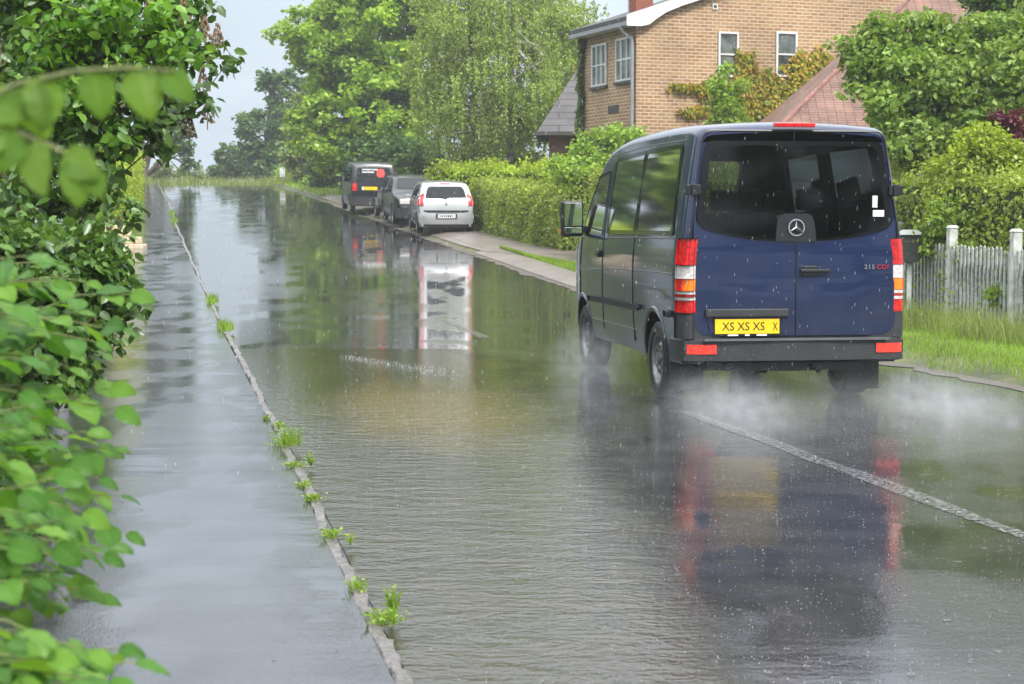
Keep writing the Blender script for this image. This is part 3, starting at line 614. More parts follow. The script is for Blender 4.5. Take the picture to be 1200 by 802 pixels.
creeper('wall_creeper', 'dark green creeper climbing the far left edge of the brick house', [(684, 60, 4, 26), (683, 90, 5, 20), (684, 115, 5, 20), (682, 140, 7, 16), (685, 45, 6, 9)], 1500, .12, lm['olive'], fd, out_f)

# ------------------------------------------------------------------ house with the old red hipped roof
B0 = Vector((5.28, 36.5, zr(36))); R = thing('red_roofed_house', 'low house with a large faded red tiled hip roof behind the fruit tree', 'house', B0)
def roofplane(mb, p):                   # quad or triangle with uv (metres along the eave, up the slope)
    p = [Vector(q) for q in p]; e_ = (p[1]-p[0]).normalized(); nn = e_.cross(p[2]-p[0]).normalized(); up = nn.cross(e_); k = len(mb.f)
    mb.add(p, [tuple(range(len(p)))]); mb.uv[k] = [((q-p[0]).dot(e_), (q-p[0]).dot(up)) for q in p]
ez = 3.3-B0.z; rz = 6.9-B0.z; Wd = 13
mb = MB(); roofplane(mb, [(0, 0, ez), (Wd, 0, ez), (Wd-4, 4, rz), (4, 4, rz)]); roofplane(mb, [(Wd, 0, ez), (Wd, 8, ez), (Wd-4, 4, rz)]); roofplane(mb, [(Wd, 8, ez), (0, 8, ez), (4, 4, rz), (Wd-4, 4, rz)]); roofplane(mb, [(0, 8, ez), (0, 0, ez), (4, 4, rz)])
mb.build('roof', M['redtile'], R)
mb = MB()
for a, b in (((0, 0, ez), (4, 4, rz)), ((4, 4, rz), (Wd-4, 4, rz)), ((Wd, 0, ez), (Wd-4, 4, rz))): mb.tube([Vector(a)+Vector((0, 0, -.01)), Vector(b)+Vector((0, 0, -.01))], .055, 8)
mb.build('ridge_tiles', mat('ridge tile', (.23, .105, .08), .7, var=.3, vs=8), R, smooth=True)
mb = MB(); i_ = .4
for a, b in (((i_, i_), (Wd-i_, i_)), ((Wd-i_, i_), (Wd-i_, 8-i_)), ((Wd-i_, 8-i_), (i_, 8-i_)), ((i_, 8-i_), (i_, i_))): mb.wall(a, b, -.2, ez-.05)
mb.build('wall', M['ybrick'], R); MB().box((Wd/2, -.05, ez-.06), (Wd+.1, .1, .1)).build('gutter', M['gutter'], R)
wb = MB().box((2.5, i_-.02, 1.5), (1.1, .04, 1.0)).build('window', M['winglass'], R); mb = MB()
for c, d in (((1.98, i_-.03, 1.5), (.07, .08, 1.1)), ((3.02, i_-.03, 1.5), (.07, .08, 1.1)), ((2.5, i_-.03, 2.02), (.97, .08, .07)), ((2.5, i_-.03, .98), (.97, .08, .07)), ((2.5, i_-.03, 1.5), (.05, .07, .95))): mb.box(c, d)
mb.build('frame', M['white'], wb)

# ------------------------------------------------------------------ house with a dark tiled roof, cream house behind
a0 = pt(640, 262, 56); D_ = thing('dark_roofed_house', 'red brick house with a dark tiled roof left of the yellow brick house', 'house', (a0.x, a0.y, zr(56)), -.02)
ez = pt(640, 152, 56).z-zr(56); mb = MB()
for a, b in (((.1, .1), (6, .1)), ((6, .1), (6, 6)), ((6, 6), (.1, 6)), ((.1, 6), (.1, .1))): mb.wall(a, b, -.3, ez)
mb.build('wall', M['rbrick'], D_); mb = MB(); roofplane(mb, [(-.3, -.35, ez-.1), (6.3, -.35, ez-.1), (6.3, 3, ez+2.9), (1.5, 3, ez+2.9)]); roofplane(mb, [(6.3, 6.4, ez-.1), (-.3, 6.4, ez-.1), (1.5, 3, ez+2.9), (6.3, 3, ez+2.9)]); roofplane(mb, [(-.3, 6.4, ez-.1), (-.3, -.35, ez-.1), (1.5, 3, ez+2.9)])
mb.build('roof', M['darktile'], D_); MB().box((3, -.36, ez-.14), (6.7, .12, .12)).build('gutter', M['darkwood'], D_)
mb = MB().box((.95, .09, ez-1.35), (.4, .05, .8)); wb = mb.build('window', M['winglass'], D_); mb = MB()
for c, d in (((.73, .07, ez-1.35), (.05, .08, .9)), ((1.17, .07, ez-1.35), (.05, .08, .9)), ((.95, .07, ez-.93), (.39, .08, .05))): mb.box(c, d)
mb.build('frame', M['white'], wb)
c0 = pt(655, 262, 76); Q = thing('cream_house', 'cream rendered house glimpsed between the birch and the brick house', 'house', (c0.x, c0.y, zr(76)), -.1)
g0 = zr(76); ze = 7.3-g0; mb = MB()
for a, b in (((0, 0), (7, 0)), ((7, 0), (7, 7)), ((7, 7), (0, 7)), ((0, 7), (0, 0))): mb.wall(a, b, -.3, ze)
k = len(mb.f); mb.add([(0, 0, ze), (7, 0, ze), (3.5, 0, ze+3.2)], [(0, 1, 2)]); mb.uv[k] = [(0, 0), (7, 0), (3.5, 3)]
mb.build('wall', M['cream'], Q); mb = MB(); roofplane(mb, [(-.3, 7.3, ze-.25), (-.3, -.3, ze-.25), (3.5, -.3, ze+3.3), (3.5, 7.3, ze+3.3)]); roofplane(mb, [(7.3, -.3, ze-.25), (7.3, 7.3, ze-.25), (3.5, 7.3, ze+3.3), (3.5, -.3, ze+3.3)])
rf = mb.build('roof', M['redtile'], Q); MB().box((.6, 2, ze+1.2), (.55, .55, 2.2)).build('chimney', M['rbrick'] if False else mat('old chimney brick', (.25, .09, .06), .85, var=.2, vs=9), rf)

# ------------------------------------------------------------------ trees and shrubs
def blob(px, py, Y, rx, rz, ry=None):
    """crown lobe: centre at a point seen from the camera at distance Y, radii in metres"""
    p = pt(px, py, Y); return (p.x, p.y, p.z, rx, ry or rx, rz)
def base(px, Y, dz=.05): p = pt(px, 262, Y); return (p.x, Y, zr(Y)+dz)
def trees():
    tree('broadleaf_tree', 'tall bright green broadleaf tree left of the weeping birch', 'tree', base(425, 80), .30,
         [blob(430, 40, 80, 3.4, 3.2), blob(455, -8, 80, 2.6, 1.5), blob(390, 60, 79, 2.0, 1.6), blob(347, 40, 79, 1.3, .45), blob(372, 24, 80, 1.3, .7), blob(398, 110, 79, 1.7, 2.0), blob(378, 150, 78, 1.5, 1.5), blob(440, 130, 78.5, 2.8, 2.4), blob(480, 90, 80, 2.6, 3.0), blob(500, 20, 81, 2.4, 2.0), blob(415, 178, 77.5, 1.9, 1.1), blob(465, 180, 78, 2.4, 1.2)],
         640, 80, .50, .26, lm['linden'], M['bark'], inner=.6, top=11)
    tree('weeping_birch', 'tall weeping birch with pale trunk and hanging twigs beside the brick house', 'tree', base(602, 64), .20,
         [blob(600, -10, 64, 2.2, 2.0), blob(550, 10, 64, 2.2, 2.0), blob(640, 30, 64, 1.9, 2.0), blob(530, 70, 63.5, 1.5, 2.0), blob(590, 80, 63, 2.6, 2.4), blob(648, 85, 64, .9, 1.4), blob(525, 130, 63.5, 1.5, 1.4), blob(575, 140, 63, 2.1, 1.2), blob(625, 150, 63, .9, .9), blob(660, 40, 62, .8, 1.2), blob(648, 105, 60, .65, 1.1), blob(672, 20, 62, .5, .8), blob(636, 130, 60, .6, .9), blob(640, 70, 61, .9, 1.0)],
         450, 230, .30, .095, lm['birch'], M['birchbark'], inner=.35, hang=.75, top=12.5, lean=(-.5, 0), up=.2, droop=1.4)
    tree('crest_tree', 'dark tree with a lopsided upper crown beyond the crest of the road', 'tree', base(318, 122, -.8), .3,
         [blob(322, 92, 122, 1.3, .8), blob(345, 100, 122, 1.6, .9), blob(338, 120, 122, 1.5, 1.2), blob(310, 150, 121, 2.0, 1.3), blob(345, 150, 121, 2.2, 1.8), blob(302, 180, 121, 1.6, 1.5), blob(345, 190, 120, 2.6, 1.8), blob(322, 205, 119, 2.3, .9)],
         190, 70, .55, .34, lm['dark'], M['bark'], inner=.5, top=11)
    tree('olive_tree', 'dull olive tree between the crest tree and the bright broadleaf tree', 'tree', base(375, 98), .22,
         [blob(372, 115, 98, 1.2, 1.6), blob(365, 145, 98, 1.5, 1.5), blob(385, 170, 97, 1.5, 1.6), blob(360, 188, 96, 1.5, 1.1), blob(392, 195, 95, 1.3, .9)],
         130, 70, .48, .26, lm['olive'], M['bark'], inner=.5)
    tree('crest_shrub', 'small dark shrub standing alone left of the crest tree', 'shrub', base(272, 124, -.8), .08,
         [blob(272, 185, 124, 1.1, 1.0), blob(256, 190, 124, .8, .7), blob(286, 195, 123, 1.3, .9), blob(265, 202, 123, 1.5, .6)], 60, 60, .4, .28, lm['dark'], M['bark'], inner=.5)
    tree('roadside_tree', 'tree left of the pavement with foliage hanging over the far road', 'tree', base(170, 108, -.1), .28,
         [blob(120, 95, 108, 2.6, 2.4), blob(165, 95, 108, 2.2, 1.4), blob(192, 112, 108, 1.8, .9), blob(208, 138, 108, .9, .9), blob(216, 165, 108, .45, .9), blob(219, 188, 108, .3, .5), blob(185, 142, 108, 1.2, .6)]+[blob(px, py, 108, .5, .45) for px, py in ((195, 108), (206, 114), (214, 126), (200, 130), (209, 145), (217, 150), (212, 160), (218, 172), (214, 180), (220, 196), (190, 138), (180, 150))]+[blob(110, 150, 108, 2.0, 1.5)],
         230, 60, .42, .26, lm['dark'], M['bark'], inner=.3, lean=(.1, 0))
    for i, (px, Y, r, h, lb) in enumerate([(195, 114, 1.4, .9, 'low green bush at the crest below the hanging foliage'), (228, 118, 1.1, .6, 'small round bush at the crest in the gap of sky')]):
        tree('crest_bush', lb, 'shrub', base(px, Y, -.6), .05, [blob(px, 206, Y, r, h), blob(px-14, 208, Y, r*.8, h*.7)], 26, 70, .35, .2, lm['olive'], M['twig'], group='bushes at the crest')
    # undergrowth right of the road behind the parked cars
    for px, py, Y, rx, rz, m_, lb in [(400, 200, 88, 1.6, 1.5, 'dark', 'dark bush at the bend left of the black van'), (385, 212, 92, 1.2, .8, 'viburnum', 'green bush right of the white sign at the bend'), (455, 192, 76, 2.6, 1.6, 'dark', 'dark bush under the broadleaf tree behind the black van'),
                                 (520, 196, 70, 2.2, 1.3, 'dark', 'dark bush under the birch behind the parked cars'), (575, 192, 66, 2.0, 1.1, 'olive', 'olive bush under the birch behind the lime green hedge'), (350, 213, 108, 2.0, .8, 'viburnum', 'bush at the bend behind the white sign')]:
        tree('bush', lb, 'shrub', base(px, Y), .06, [blob(px, py, Y, rx, rz), blob(px+rx*10, py+4, Y+.5, rx*.8, rz*.8), blob(px-rx*9, py+6, Y-.3, rx*.7, rz*.7)], 90, 70, .42, .2, lm[m_], M['twig'], group='undergrowth beyond the parked cars')
    tree('garden_shrub', 'loose green shrub growing in front of the brick house side wall', 'shrub', base(700, 43.5), .07,
         [blob(705, 165, 43.5, .6, .45), blob(725, 168, 43.5, .6, .4), blob(688, 178, 43.5, .6, .4), blob(668, 190, 44, .5, .35), blob(740, 170, 43, .5, .45), blob(700, 200, 43, 1.1, .5)], 110, 55, .27, .12, lm['viburnum'], M['twig'], inner=.4)
    tree('young_tree', 'slender young tree standing between the two gable windows of the brick house', 'tree', base(853, 41.5), .05,
         [blob(848, 78, 41.5, .18, .3), blob(846, 100, 41.5, .45, .3), blob(862, 108, 41.5, .35, .3), blob(850, 122, 41.5, .55, .35), blob(865, 140, 41.5, .45, .4), blob(845, 145, 41.5, .5, .4)], 70, 50, .2, .10, lm['viburnum'], M['bark'], inner=.3)
    tree('fruit_tree', 'spreading fruit tree with mid green leaves in front of the red roof', 'tree', base(1175, 29.5), .13,
         [blob(1005, 60, 29.5, .32, .22), blob(1030, 75, 29.5, .45, .4), blob(1060, 45, 29.5, .6, .45), blob(1075, 95, 29, .7, .6), blob(1105, 60, 29.5, .6, .5), blob(1150, 70, 29.5, .8, .7), blob(1120, 120, 29, .9, .7), blob(1185, 110, 29, .9, .9), blob(1060, 140, 28.7, .55, .55), blob(1040, 120, 29, .35, .35), blob(1090, 170, 28.5, .7, .4), blob(1230, 60, 29.5, 1.0, 1.0), blob(1250, 150, 29, 1.0, 1.0), blob(1150, 160, 28.6, .7, .6), blob(1012, 92, 29.3, .3, .3), blob(1075, 175, 28.3, .5, .3), blob(1030, 40, 29.6, .3, .2)],
         760, 52, .27, .115, lm['apple'], M['bark'], inner=.5, tpl=LT8, droop=.6, top=4.4)
    tree('dark_tree', 'dark green tree filling the top right corner above the fruit tree', 'tree', base(1200, 33), .18,
         [blob(1150, 12, 33, .5, .5), blob(1180, 5, 33, .7, .6), blob(1215, 20, 33, .9, .9), blob(1170, -30, 33, .8, .6), blob(1240, -40, 33, 1.2, 1.0)], 190, 60, .28, .12, lm['dark'], M['bark'], inner=.4)
    tree('purple_shrub', 'purple leaved shrub at the right edge of the picture above the fence', 'shrub', base(1215, 27.2), .04,
         [blob(1188, 138, 26.9, .28, .18), blob(1184, 166, 26.9, .2, .12), blob(1212, 150, 27.2, .35, .35), blob(1225, 190, 27.2, .35, .4)], 46, 50, .13, .075, lm['purple'], M['twig'], inner=.2, tpl=LT8)
    tree('golden_shrub', 'yellow green shrub between the fruit tree and the picket fence', 'shrub', base(1170, 26.6), .05,
         [blob(1150, 175, 26.6, .45, .35), blob(1180, 195, 26.6, .45, .4), blob(1120, 190, 26.8, .35, .25), blob(1165, 225, 26.4, .45, .4), blob(1195, 240, 26.3, .4, .4), blob(1205, 270, 26, .4, .4)], 150, 60, .2, .075, lm['yellowg'], M['twig'], inner=.3)
    tree('elder_shrub', 'broad leaved green shrub leaning over the white picket fence', 'shrub', base(1140, 26.0), .04,
         [blob(1115, 255, 26, .3, .3), blob(1145, 275, 25.8, .38, .35), blob(1135, 300, 25.3, .3, .18), blob(1185, 285, 25.2, .3, .25), blob(1095, 275, 26.2, .28, .3), blob(1190, 310, 24.6, .22, .2), blob(1170, 345, 23.9, .16, .25)], 100, 42, .17, .085, lm['viburnum'], M['twig'], inner=.2, tpl=LT8, droop=.8)
trees()
# gardens to the left of the pavement, and trees added behind the camera: seen only in paint, glass and wet ground
def side_trees():
    for i, (x, Y, h, r, m_, lb) in enumerate([(-11.5, 36, 8, 2.3, 'dark', 'tree behind the lilac, nearest garden tree on the left'), (-13.5, 46, 9, 2.4, 'apple', 'second garden tree left of the pavement, behind the hedge'), (-16.5, 60, 10, 2.6, 'dark', 'third garden tree left of the pavement, behind the hedge'), (-20.5, 76, 10, 2.8, 'olive', 'farthest garden tree left of the pavement'), (-9.3, 24, 6.5, 1.9, 'linden', 'bright garden tree close behind the lilac')]):
        tree('garden_tree', lb, 'tree', (x, Y, zr(Y)), .16, [(x+random.uniform(-.5, .5)*r, Y+random.uniform(-.5, .5)*r, zr(Y)+h*f, r*q, r*q, r*.7*q) for f, q in ((.38, .9), (.55, 1), (.72, .95), (.88, .65))], 150, 60, .5, .3, lm[m_], M['bark'], group='garden trees left of the pavement')
    for i, (x, Y, h, r, m_, lb) in enumerate([(-7, -16, 8, 2.6, 'dark', 'dark tree added behind the camera on the left for reflections'), (1.5, -26, 10, 3.0, 'linden', 'bright tree added behind the camera over the road for reflections'), (11.6, -17, 7, 1.7, 'apple', 'tree added behind the camera on the right for reflections'), (19.2, -14, 10, 3.0, 'dark', 'dark tree added behind the camera at the far right for reflections')]):  # unseen trees, added to shape the reflections in van glass and paint
        tree('garden_tree', lb, 'tree', (x, Y, 0), .16, [(x+random.uniform(-.5, .5)*r, Y+random.uniform(-.5, .5)*r, h*f, r*q, r*q, r*.7*q) for f, q in ((.3, .8), (.5, 1), (.7, .95), (.88, .65))], 110, 45, .5, .34, lm[m_], M['bark'], group='trees added behind the camera for reflections')
side_trees()
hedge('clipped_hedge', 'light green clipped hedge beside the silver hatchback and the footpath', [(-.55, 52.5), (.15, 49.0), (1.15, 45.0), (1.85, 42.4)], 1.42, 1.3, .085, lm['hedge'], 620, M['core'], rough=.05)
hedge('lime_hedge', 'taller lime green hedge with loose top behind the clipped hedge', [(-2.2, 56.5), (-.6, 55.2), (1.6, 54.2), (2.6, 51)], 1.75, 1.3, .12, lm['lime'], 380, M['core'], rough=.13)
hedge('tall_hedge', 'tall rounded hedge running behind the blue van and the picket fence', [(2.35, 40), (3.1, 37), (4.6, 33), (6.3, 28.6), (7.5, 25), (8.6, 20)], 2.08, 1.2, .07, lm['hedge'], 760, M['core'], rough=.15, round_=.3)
def left_z(x, Y): return zr(Y)+.04
hedge('pavement_hedge', 'bright green clipped hedge at the far left edge of the pavement', [(xk(48)-2.55, 48.5), (xk(56)-2.3, 56), (xk(70)-2.0, 70), (xk(98)-1.8, 98)], 2.1, 1.2, .10, lm['lime'], 170, M['core'], left_z, rough=.12)
hedge('garden_hedge', 'dark garden hedge hidden behind the lilac along the pavement', [(-5.2, 12), (-6.1, 18), (-8.0, 28), (-9.2, 36)], 2.3, 1.4, .08, lm['lilac'], 300, M['core'], left_z, rough=.12)

# ------------------------------------------------------------------ lilac, dark shrub and near hazel on the left
def lilac():
    b = (-3.1, 10.6, .05)
    t = tree('lilac_shrub', 'large lilac with dark glossy leaves hanging over the pavement at upper left', 'shrub', b, .07,
         [blob(60, 60, 10.4, .42, .42), blob(130, 30, 10.6, .45, .38), blob(190, 40, 10.6, .35, .28), blob(235, 75, 10.4, .17, .16), blob(262, 80, 10.3, .10, .07), blob(190, 105, 10.2, .28, .2), blob(230, 115, 10.1, .12, .10), blob(120, 130, 10, .35, .35), blob(30, 150, 10, .4, .45), blob(170, 145, 9.9, .22, .16), blob(85, 190, 9.8, .4, .3), blob(215, 15, 10.7, .2, .2), blob(-20, 60, 10.8, .5, .5), blob(150, -20, 10.8, .5, .2), blob(40, -60, 10.8, .5, .4), blob(120, -80, 10.8, .5, .4), blob(190, -70, 10.8, .3, .3), blob(80, -160, 10.8, .5, .4), blob(160, -150, 10.8, .35, .35), blob(40, 260, 9.6, .4, .35), blob(112, 228, 9.6, .20, .17)],
         430, 26, .13, .072, lm['lilac'], M['twig'], inner=.3, tpl=LT8, droop=.8, twigs=.6, top=3.0, limb=.25)
    foliage('young_leaves', ell_points([tuple(np.array(blob(px, py, Y, r, r*.8))-np.array(b+(0, 0, 0))) for px, py, Y, r in [(70, 40, 9.9, .3), (140, 20, 10.1, .35), (200, 60, 10, .25), (100, 95, 9.8, .25), (30, 110, 9.7, .2), (150, 160, 9.6, .12), (200, 20, 10.2, .2)]], 46, .3), 16, .12, .068, lm['lilac2'], t, LT8, .9, .5)
    for px, py in [(175, 5), (240, 30), (255, 38), (238, 90), (243, 128), (222, 145), (215, 8)]:     # faded flower heads
        p = pt(px, py, 10.25)-Vector(b); P = []
        mb = MB(); mb.tube([p-Vector((0, 0, .12)), p+Vector((0, 0, .04))], .003, 4)
        for _ in range(60): h = random.random(); r = .035*(1-h)+.006; a = random.random()*6.28; mb.box((p.x+r*math.cos(a), p.y+r*math.sin(a), p.z-.08+h*.13), (.009, .009, .014), a)
        mb.build('flower_head', lm['seed'], t)
    tree('dark_leaved_shrub', 'dark low shrub reaching over the pavement edge below the lilac', 'shrub', (-2.75, 8.6, .05), .05,
         [blob(40, 290, 8.6, .35, .22), blob(100, 290, 8.6, .25, .16), blob(112, 262, 8.7, .09, .06), blob(112, 308, 8.5, .13, .10), blob(85, 330, 8.5, .25, .18), blob(135, 345, 8.5, .12, .12), blob(110, 375, 8.4, .16, .14), blob(50, 375, 8.4, .25, .2), blob(142, 250, 8.9, .10, .035), blob(60, 440, 8.3, .22, .2), blob(30, 520, 8.2, .2, .2), blob(90, 410, 8.3, .12, .12), blob(20, 590, 8, .2, .2), blob(0, 350, 8.4, .4, .5)],
         250, 30, .11, .058, lm['lilac'], M['twig'], inner=.2, tpl=LT8, droop=.7, twigs=.6, up=1.0)
lilac()
def spray_branch(P0, P1, nl, size, m, tw, t, sagd=.0, wob=.06, r0=.0035, droop=.35):
    """leafy twig: a bent shoot with alternate leaves, returns nothing, adds twig geometry to tw and leaf records to the list"""
    pts = bent(P0, P1, 6, wob, sagd); tw.tube(pts, [r0*(1-.12*i) for i in range(7)], 6)
    d = (Vector(P1)-Vector(P0)).normalized(); side = d.cross(Vector((0, 0, 1))); side = side.normalized() if side.length > .1 else Vector((1, 0, 0))
    for i in range(nl):
        f = (i+.8)/nl*6; a = min(int(f), 5); p = pts[a].lerp(pts[a+1], f-a); sg = 1 if i % 2 else -1
        T = d*.55+side*sg*random.uniform(.5, 1)+Vector((random.gauss(0, .15), random.gauss(0, .15), -droop+random.gauss(0, .2)))
        if i == nl-1: T = d+Vector((0, 0, -droop))
        Nn = Vector((random.gauss(0, .35), random.gauss(-.35, .35), 1)); q = p+T.normalized()*.012
        tw.tube([p, q], r0*.28, 4); t.append((q, T, Nn, size*random.uniform(.7, 1.15)*(.75 if i == nl-1 else 1)))
def leaf_object(name, rec, m, parent, org):
    o = Vector(org); return leaves(name, np.array([tuple(r[0]-o) for r in rec]), np.array([tuple(r[1]) for r in rec]), np.array([tuple(r[2]) for r in rec]), np.array([r[3] for r in rec]), LTD, m, parent)
def hazel():
    org = (-1.55, 3.1, .05); t = thing('hazel_shrub', 'near hazel shrub with large toothed leaves at the lower left edge', 'shrub', org); tw = MB(); rec = []
    tips = [(150, 345, 3.9), (140, 385, 3.7), (110, 400, 3.5), (60, 330, 3.5), (30, 300, 3.3), (80, 430, 3.6), (125, 455, 3.7), (135, 478, 3.6), (100, 505, 3.4), (130, 525, 3.6), (60, 470, 3.2), (20, 420, 3.0), (25, 500, 3.1),
            (138, 580, 3.5), (115, 560, 3.4), (60, 560, 3.0), (145, 625, 3.3), (125, 640, 3.1), (118, 650, 3.0), (40, 620, 2.8), (20, 570, 2.8), (70, 610, 3.0), (110, 700, 3.3), (90, 690, 3.2), (30, 680, 2.7),
            (155, 775, 2.6), (135, 760, 2.5), (100, 760, 2.4), (50, 770, 2.3), (20, 740, 2.3), (70, 800, 2.3), (120, 800, 2.35), (10, 800, 2.3), (35, 380, 3.4), (10, 360, 3.1), (90, 365, 3.8), (50, 520, 3.3), (95, 600, 3.2), (60, 650, 3.0), (5, 640, 2.7), (20, 460, 3.0), (85, 480, 3.5), (5, 540, 2.8), (45, 590, 3.1), (75, 545, 3.3), (30, 340, 3.5), (75, 380, 3.7), (100, 330, 3.8)]
    for px, py, Y in tips:
        P1 = pt(px, py, Y); Lb = random.uniform(.30, .42); P0 = P1+Vector((-Lb, random.uniform(-.12, .12), random.uniform(-.14, .06)))
        spray_branch(P0, P1, random.randint(8, 10), .074, None, tw, rec, .04)
        if px < 125 and random.random() < .8:
            P1 = pt(px-random.uniform(10, 50), py+random.uniform(-25, 30), Y+random.uniform(.1, .5)); spray_branch(P1+Vector((-Lb, .1, -.05)), P1, 8, .080, None, tw, rec, .04)
    o = Vector(org)
    for k in range(9):
        top = Vector((-1.25+random.uniform(-.35, .1), 3.1+random.uniform(-.7, .9), random.uniform(.9, 1.55))); pts = bent(o, top, 5, .05); tw.tube(pts, [.014-.0018*i for i in range(6)], 6)
    tw.v = [(v[0]-o.x, v[1]-o.y, v[2]-o.z) for v in tw.v]
    tw.build('branches', M['hazeltwig'], t, smooth=True); leaf_object('leaves', rec, lm['hazel'], t, org)
    # second plant: one shoot across the lens, close and out of focus
    org = (-1.35, 1.72, .05); o = Vector(org); t = thing('near_shrub', 'very near blurred twig with large pale green leaves across the upper left', 'shrub', org); tw = MB(); rec = []
    Y = 1.75; pts = [Vector(org), pt(-330, 400, Y), pt(-60, 140, Y), pt(20, 100, Y), pt(90, 84, Y), pt(150, 80, Y), pt(205, 84, Y)]
    tw.tube(pts, [.008, .006, .0045, .0035, .003, .0025, .0015], 7)
    for px, py, tx, ty, s in [(160, 80, 178, 145, .054), (108, 82, 122, 142, .050), (190, 84, 228, 118, .044), (50, 90, 52, 150, .055), (30, 96, 60, 185, .06), (5, 105, -8, 170, .06), (-20, 118, 30, 130, .055)]:
        a = pt(px, py, Y); b_ = pt(tx, ty, Y-.01); rec.append((a, (b_-a), Vector((random.gauss(0, .3), -1, .35)), s*1.0))
    p2 = [pt(-60, 140, Y), pt(10, 152, Y), pt(60, 172, Y), pt(92, 188, Y), pt(108, 205, Y)]; tw.tube(p2, [.004, .0032, .0028, .002, .001], 6)
    for px, py, tx, ty, s in [(40, 165, 46, 238, .062), (75, 180, 118, 210, .05), (90, 188, 92, 246, .052), (104, 200, 124, 240, .036), (20, 155, -10, 200, .055), (0, 150, -30, 175, .06)]:
        a = pt(px, py, Y-.03); b_ = pt(tx, ty, Y-.05); rec.append((a, (b_-a), Vector((random.gauss(0, .3), -1, .35)), s*.92))
    tw.v = [(v[0]-o.x, v[1]-o.y, v[2]-o.z) for v in tw.v]; tw.build('branches', M['hazeltwig'], t, smooth=True); leaf_object('leaves', rec, lm['hazelnear'], t, org)
hazel()

# ------------------------------------------------------------------ weeds along the kerb
def weed(x, Y, r, h, n, label):
    z = zr(Y)+.05; t = thing('kerb_weed', label, 'weed', (x, Y, z), 0, 'weeds growing out of the kerb'); P = RNG.normal(size=(n, 3))*np.array([r*.45, r*.6, 0]); P[:, 2] = RNG.random(n)*h
    T = P.copy()*1.0; T[:, 2] = .4*r; T += RNG.normal(size=T.shape)*.3*r; leaves('leaves', P, T, rnd(n, 1.3), .013+.015*RNG.random(n), LT8, lm['viburnum'], t)
    sb = MB()
    for i in range(0, n, max(1, n//14)): sb.tube([(0, 0, -.02), tuple(P[i])], .0015, 3)
    blades('blades', P*np.array([1, 1, 0])[None], h*.9, .004, M['grass'], parent=t); sb.build('stems', lm['linden'], t)
for px, py, r, h, n, lb in [(337, 522, .10, .11, 170, 'largest bushy weed on the kerb'), (346, 547, .06, .025, 60, 'flat weed just below the largest kerb weed'), (364, 543, .03, .06, 18, 'thin weed in the puddle edge beside the kerb'), (357, 570, .045, .025, 40, 'small weed on the kerb, third from the big one'), (367, 587, .055, .03, 60, 'weed tuft on the kerb above the long gap'),
                       (387, 631, .055, .04, 60, 'small tuft midway down the near kerb'), (411, 635, .02, .03, 12, 'tiny weed in the water beside the middle tuft'), (419, 691, .045, .04, 40, 'leafy sprig on the kerb above the nearest weed'), (451, 728, .07, .035, 90, 'brownish green weed mat nearest to the camera'), (459, 715, .03, .09, 34, 'upright weed sprig beside the nearest mat'), (311, 492, .035, .03, 24, 'little weed on the kerb above the largest one'), (327, 501, .04, .04, 34, 'low weed touching the top of the largest one')]:
    Y, x = None, None
    for Yt in np.arange(4, 30, .02):
        if pt(px, py, Yt).z <= .05: Y = Yt; break
    weed(pt(px, py, Y).x, Y, r, h, n, lb)
for k, (Y, lb) in enumerate([(24.5, 'grass tuft on the kerb level with the van front'), (30, 'grass tuft on the kerb just past the dip'), (58, 'long grass tuft growing on the far kerb'), (63, 'second grass tuft on the far kerb')]):
    t = thing('kerb_grass', lb, 'weed', (xk(Y), Y, zr(Y)+.06), 0, 'grass tufts on the far kerb'); P = RNG.normal(size=(160, 3))*np.array([.05, .8 if k > 1 else .25, 0]); P[:, 0] += -.2*P[:, 1]; P[:, 2] = P[:, 1]*(.0525 if k > 1 else 0.02)-.02; blades('blades', P, .13, .012, M['grass'], parent=t)

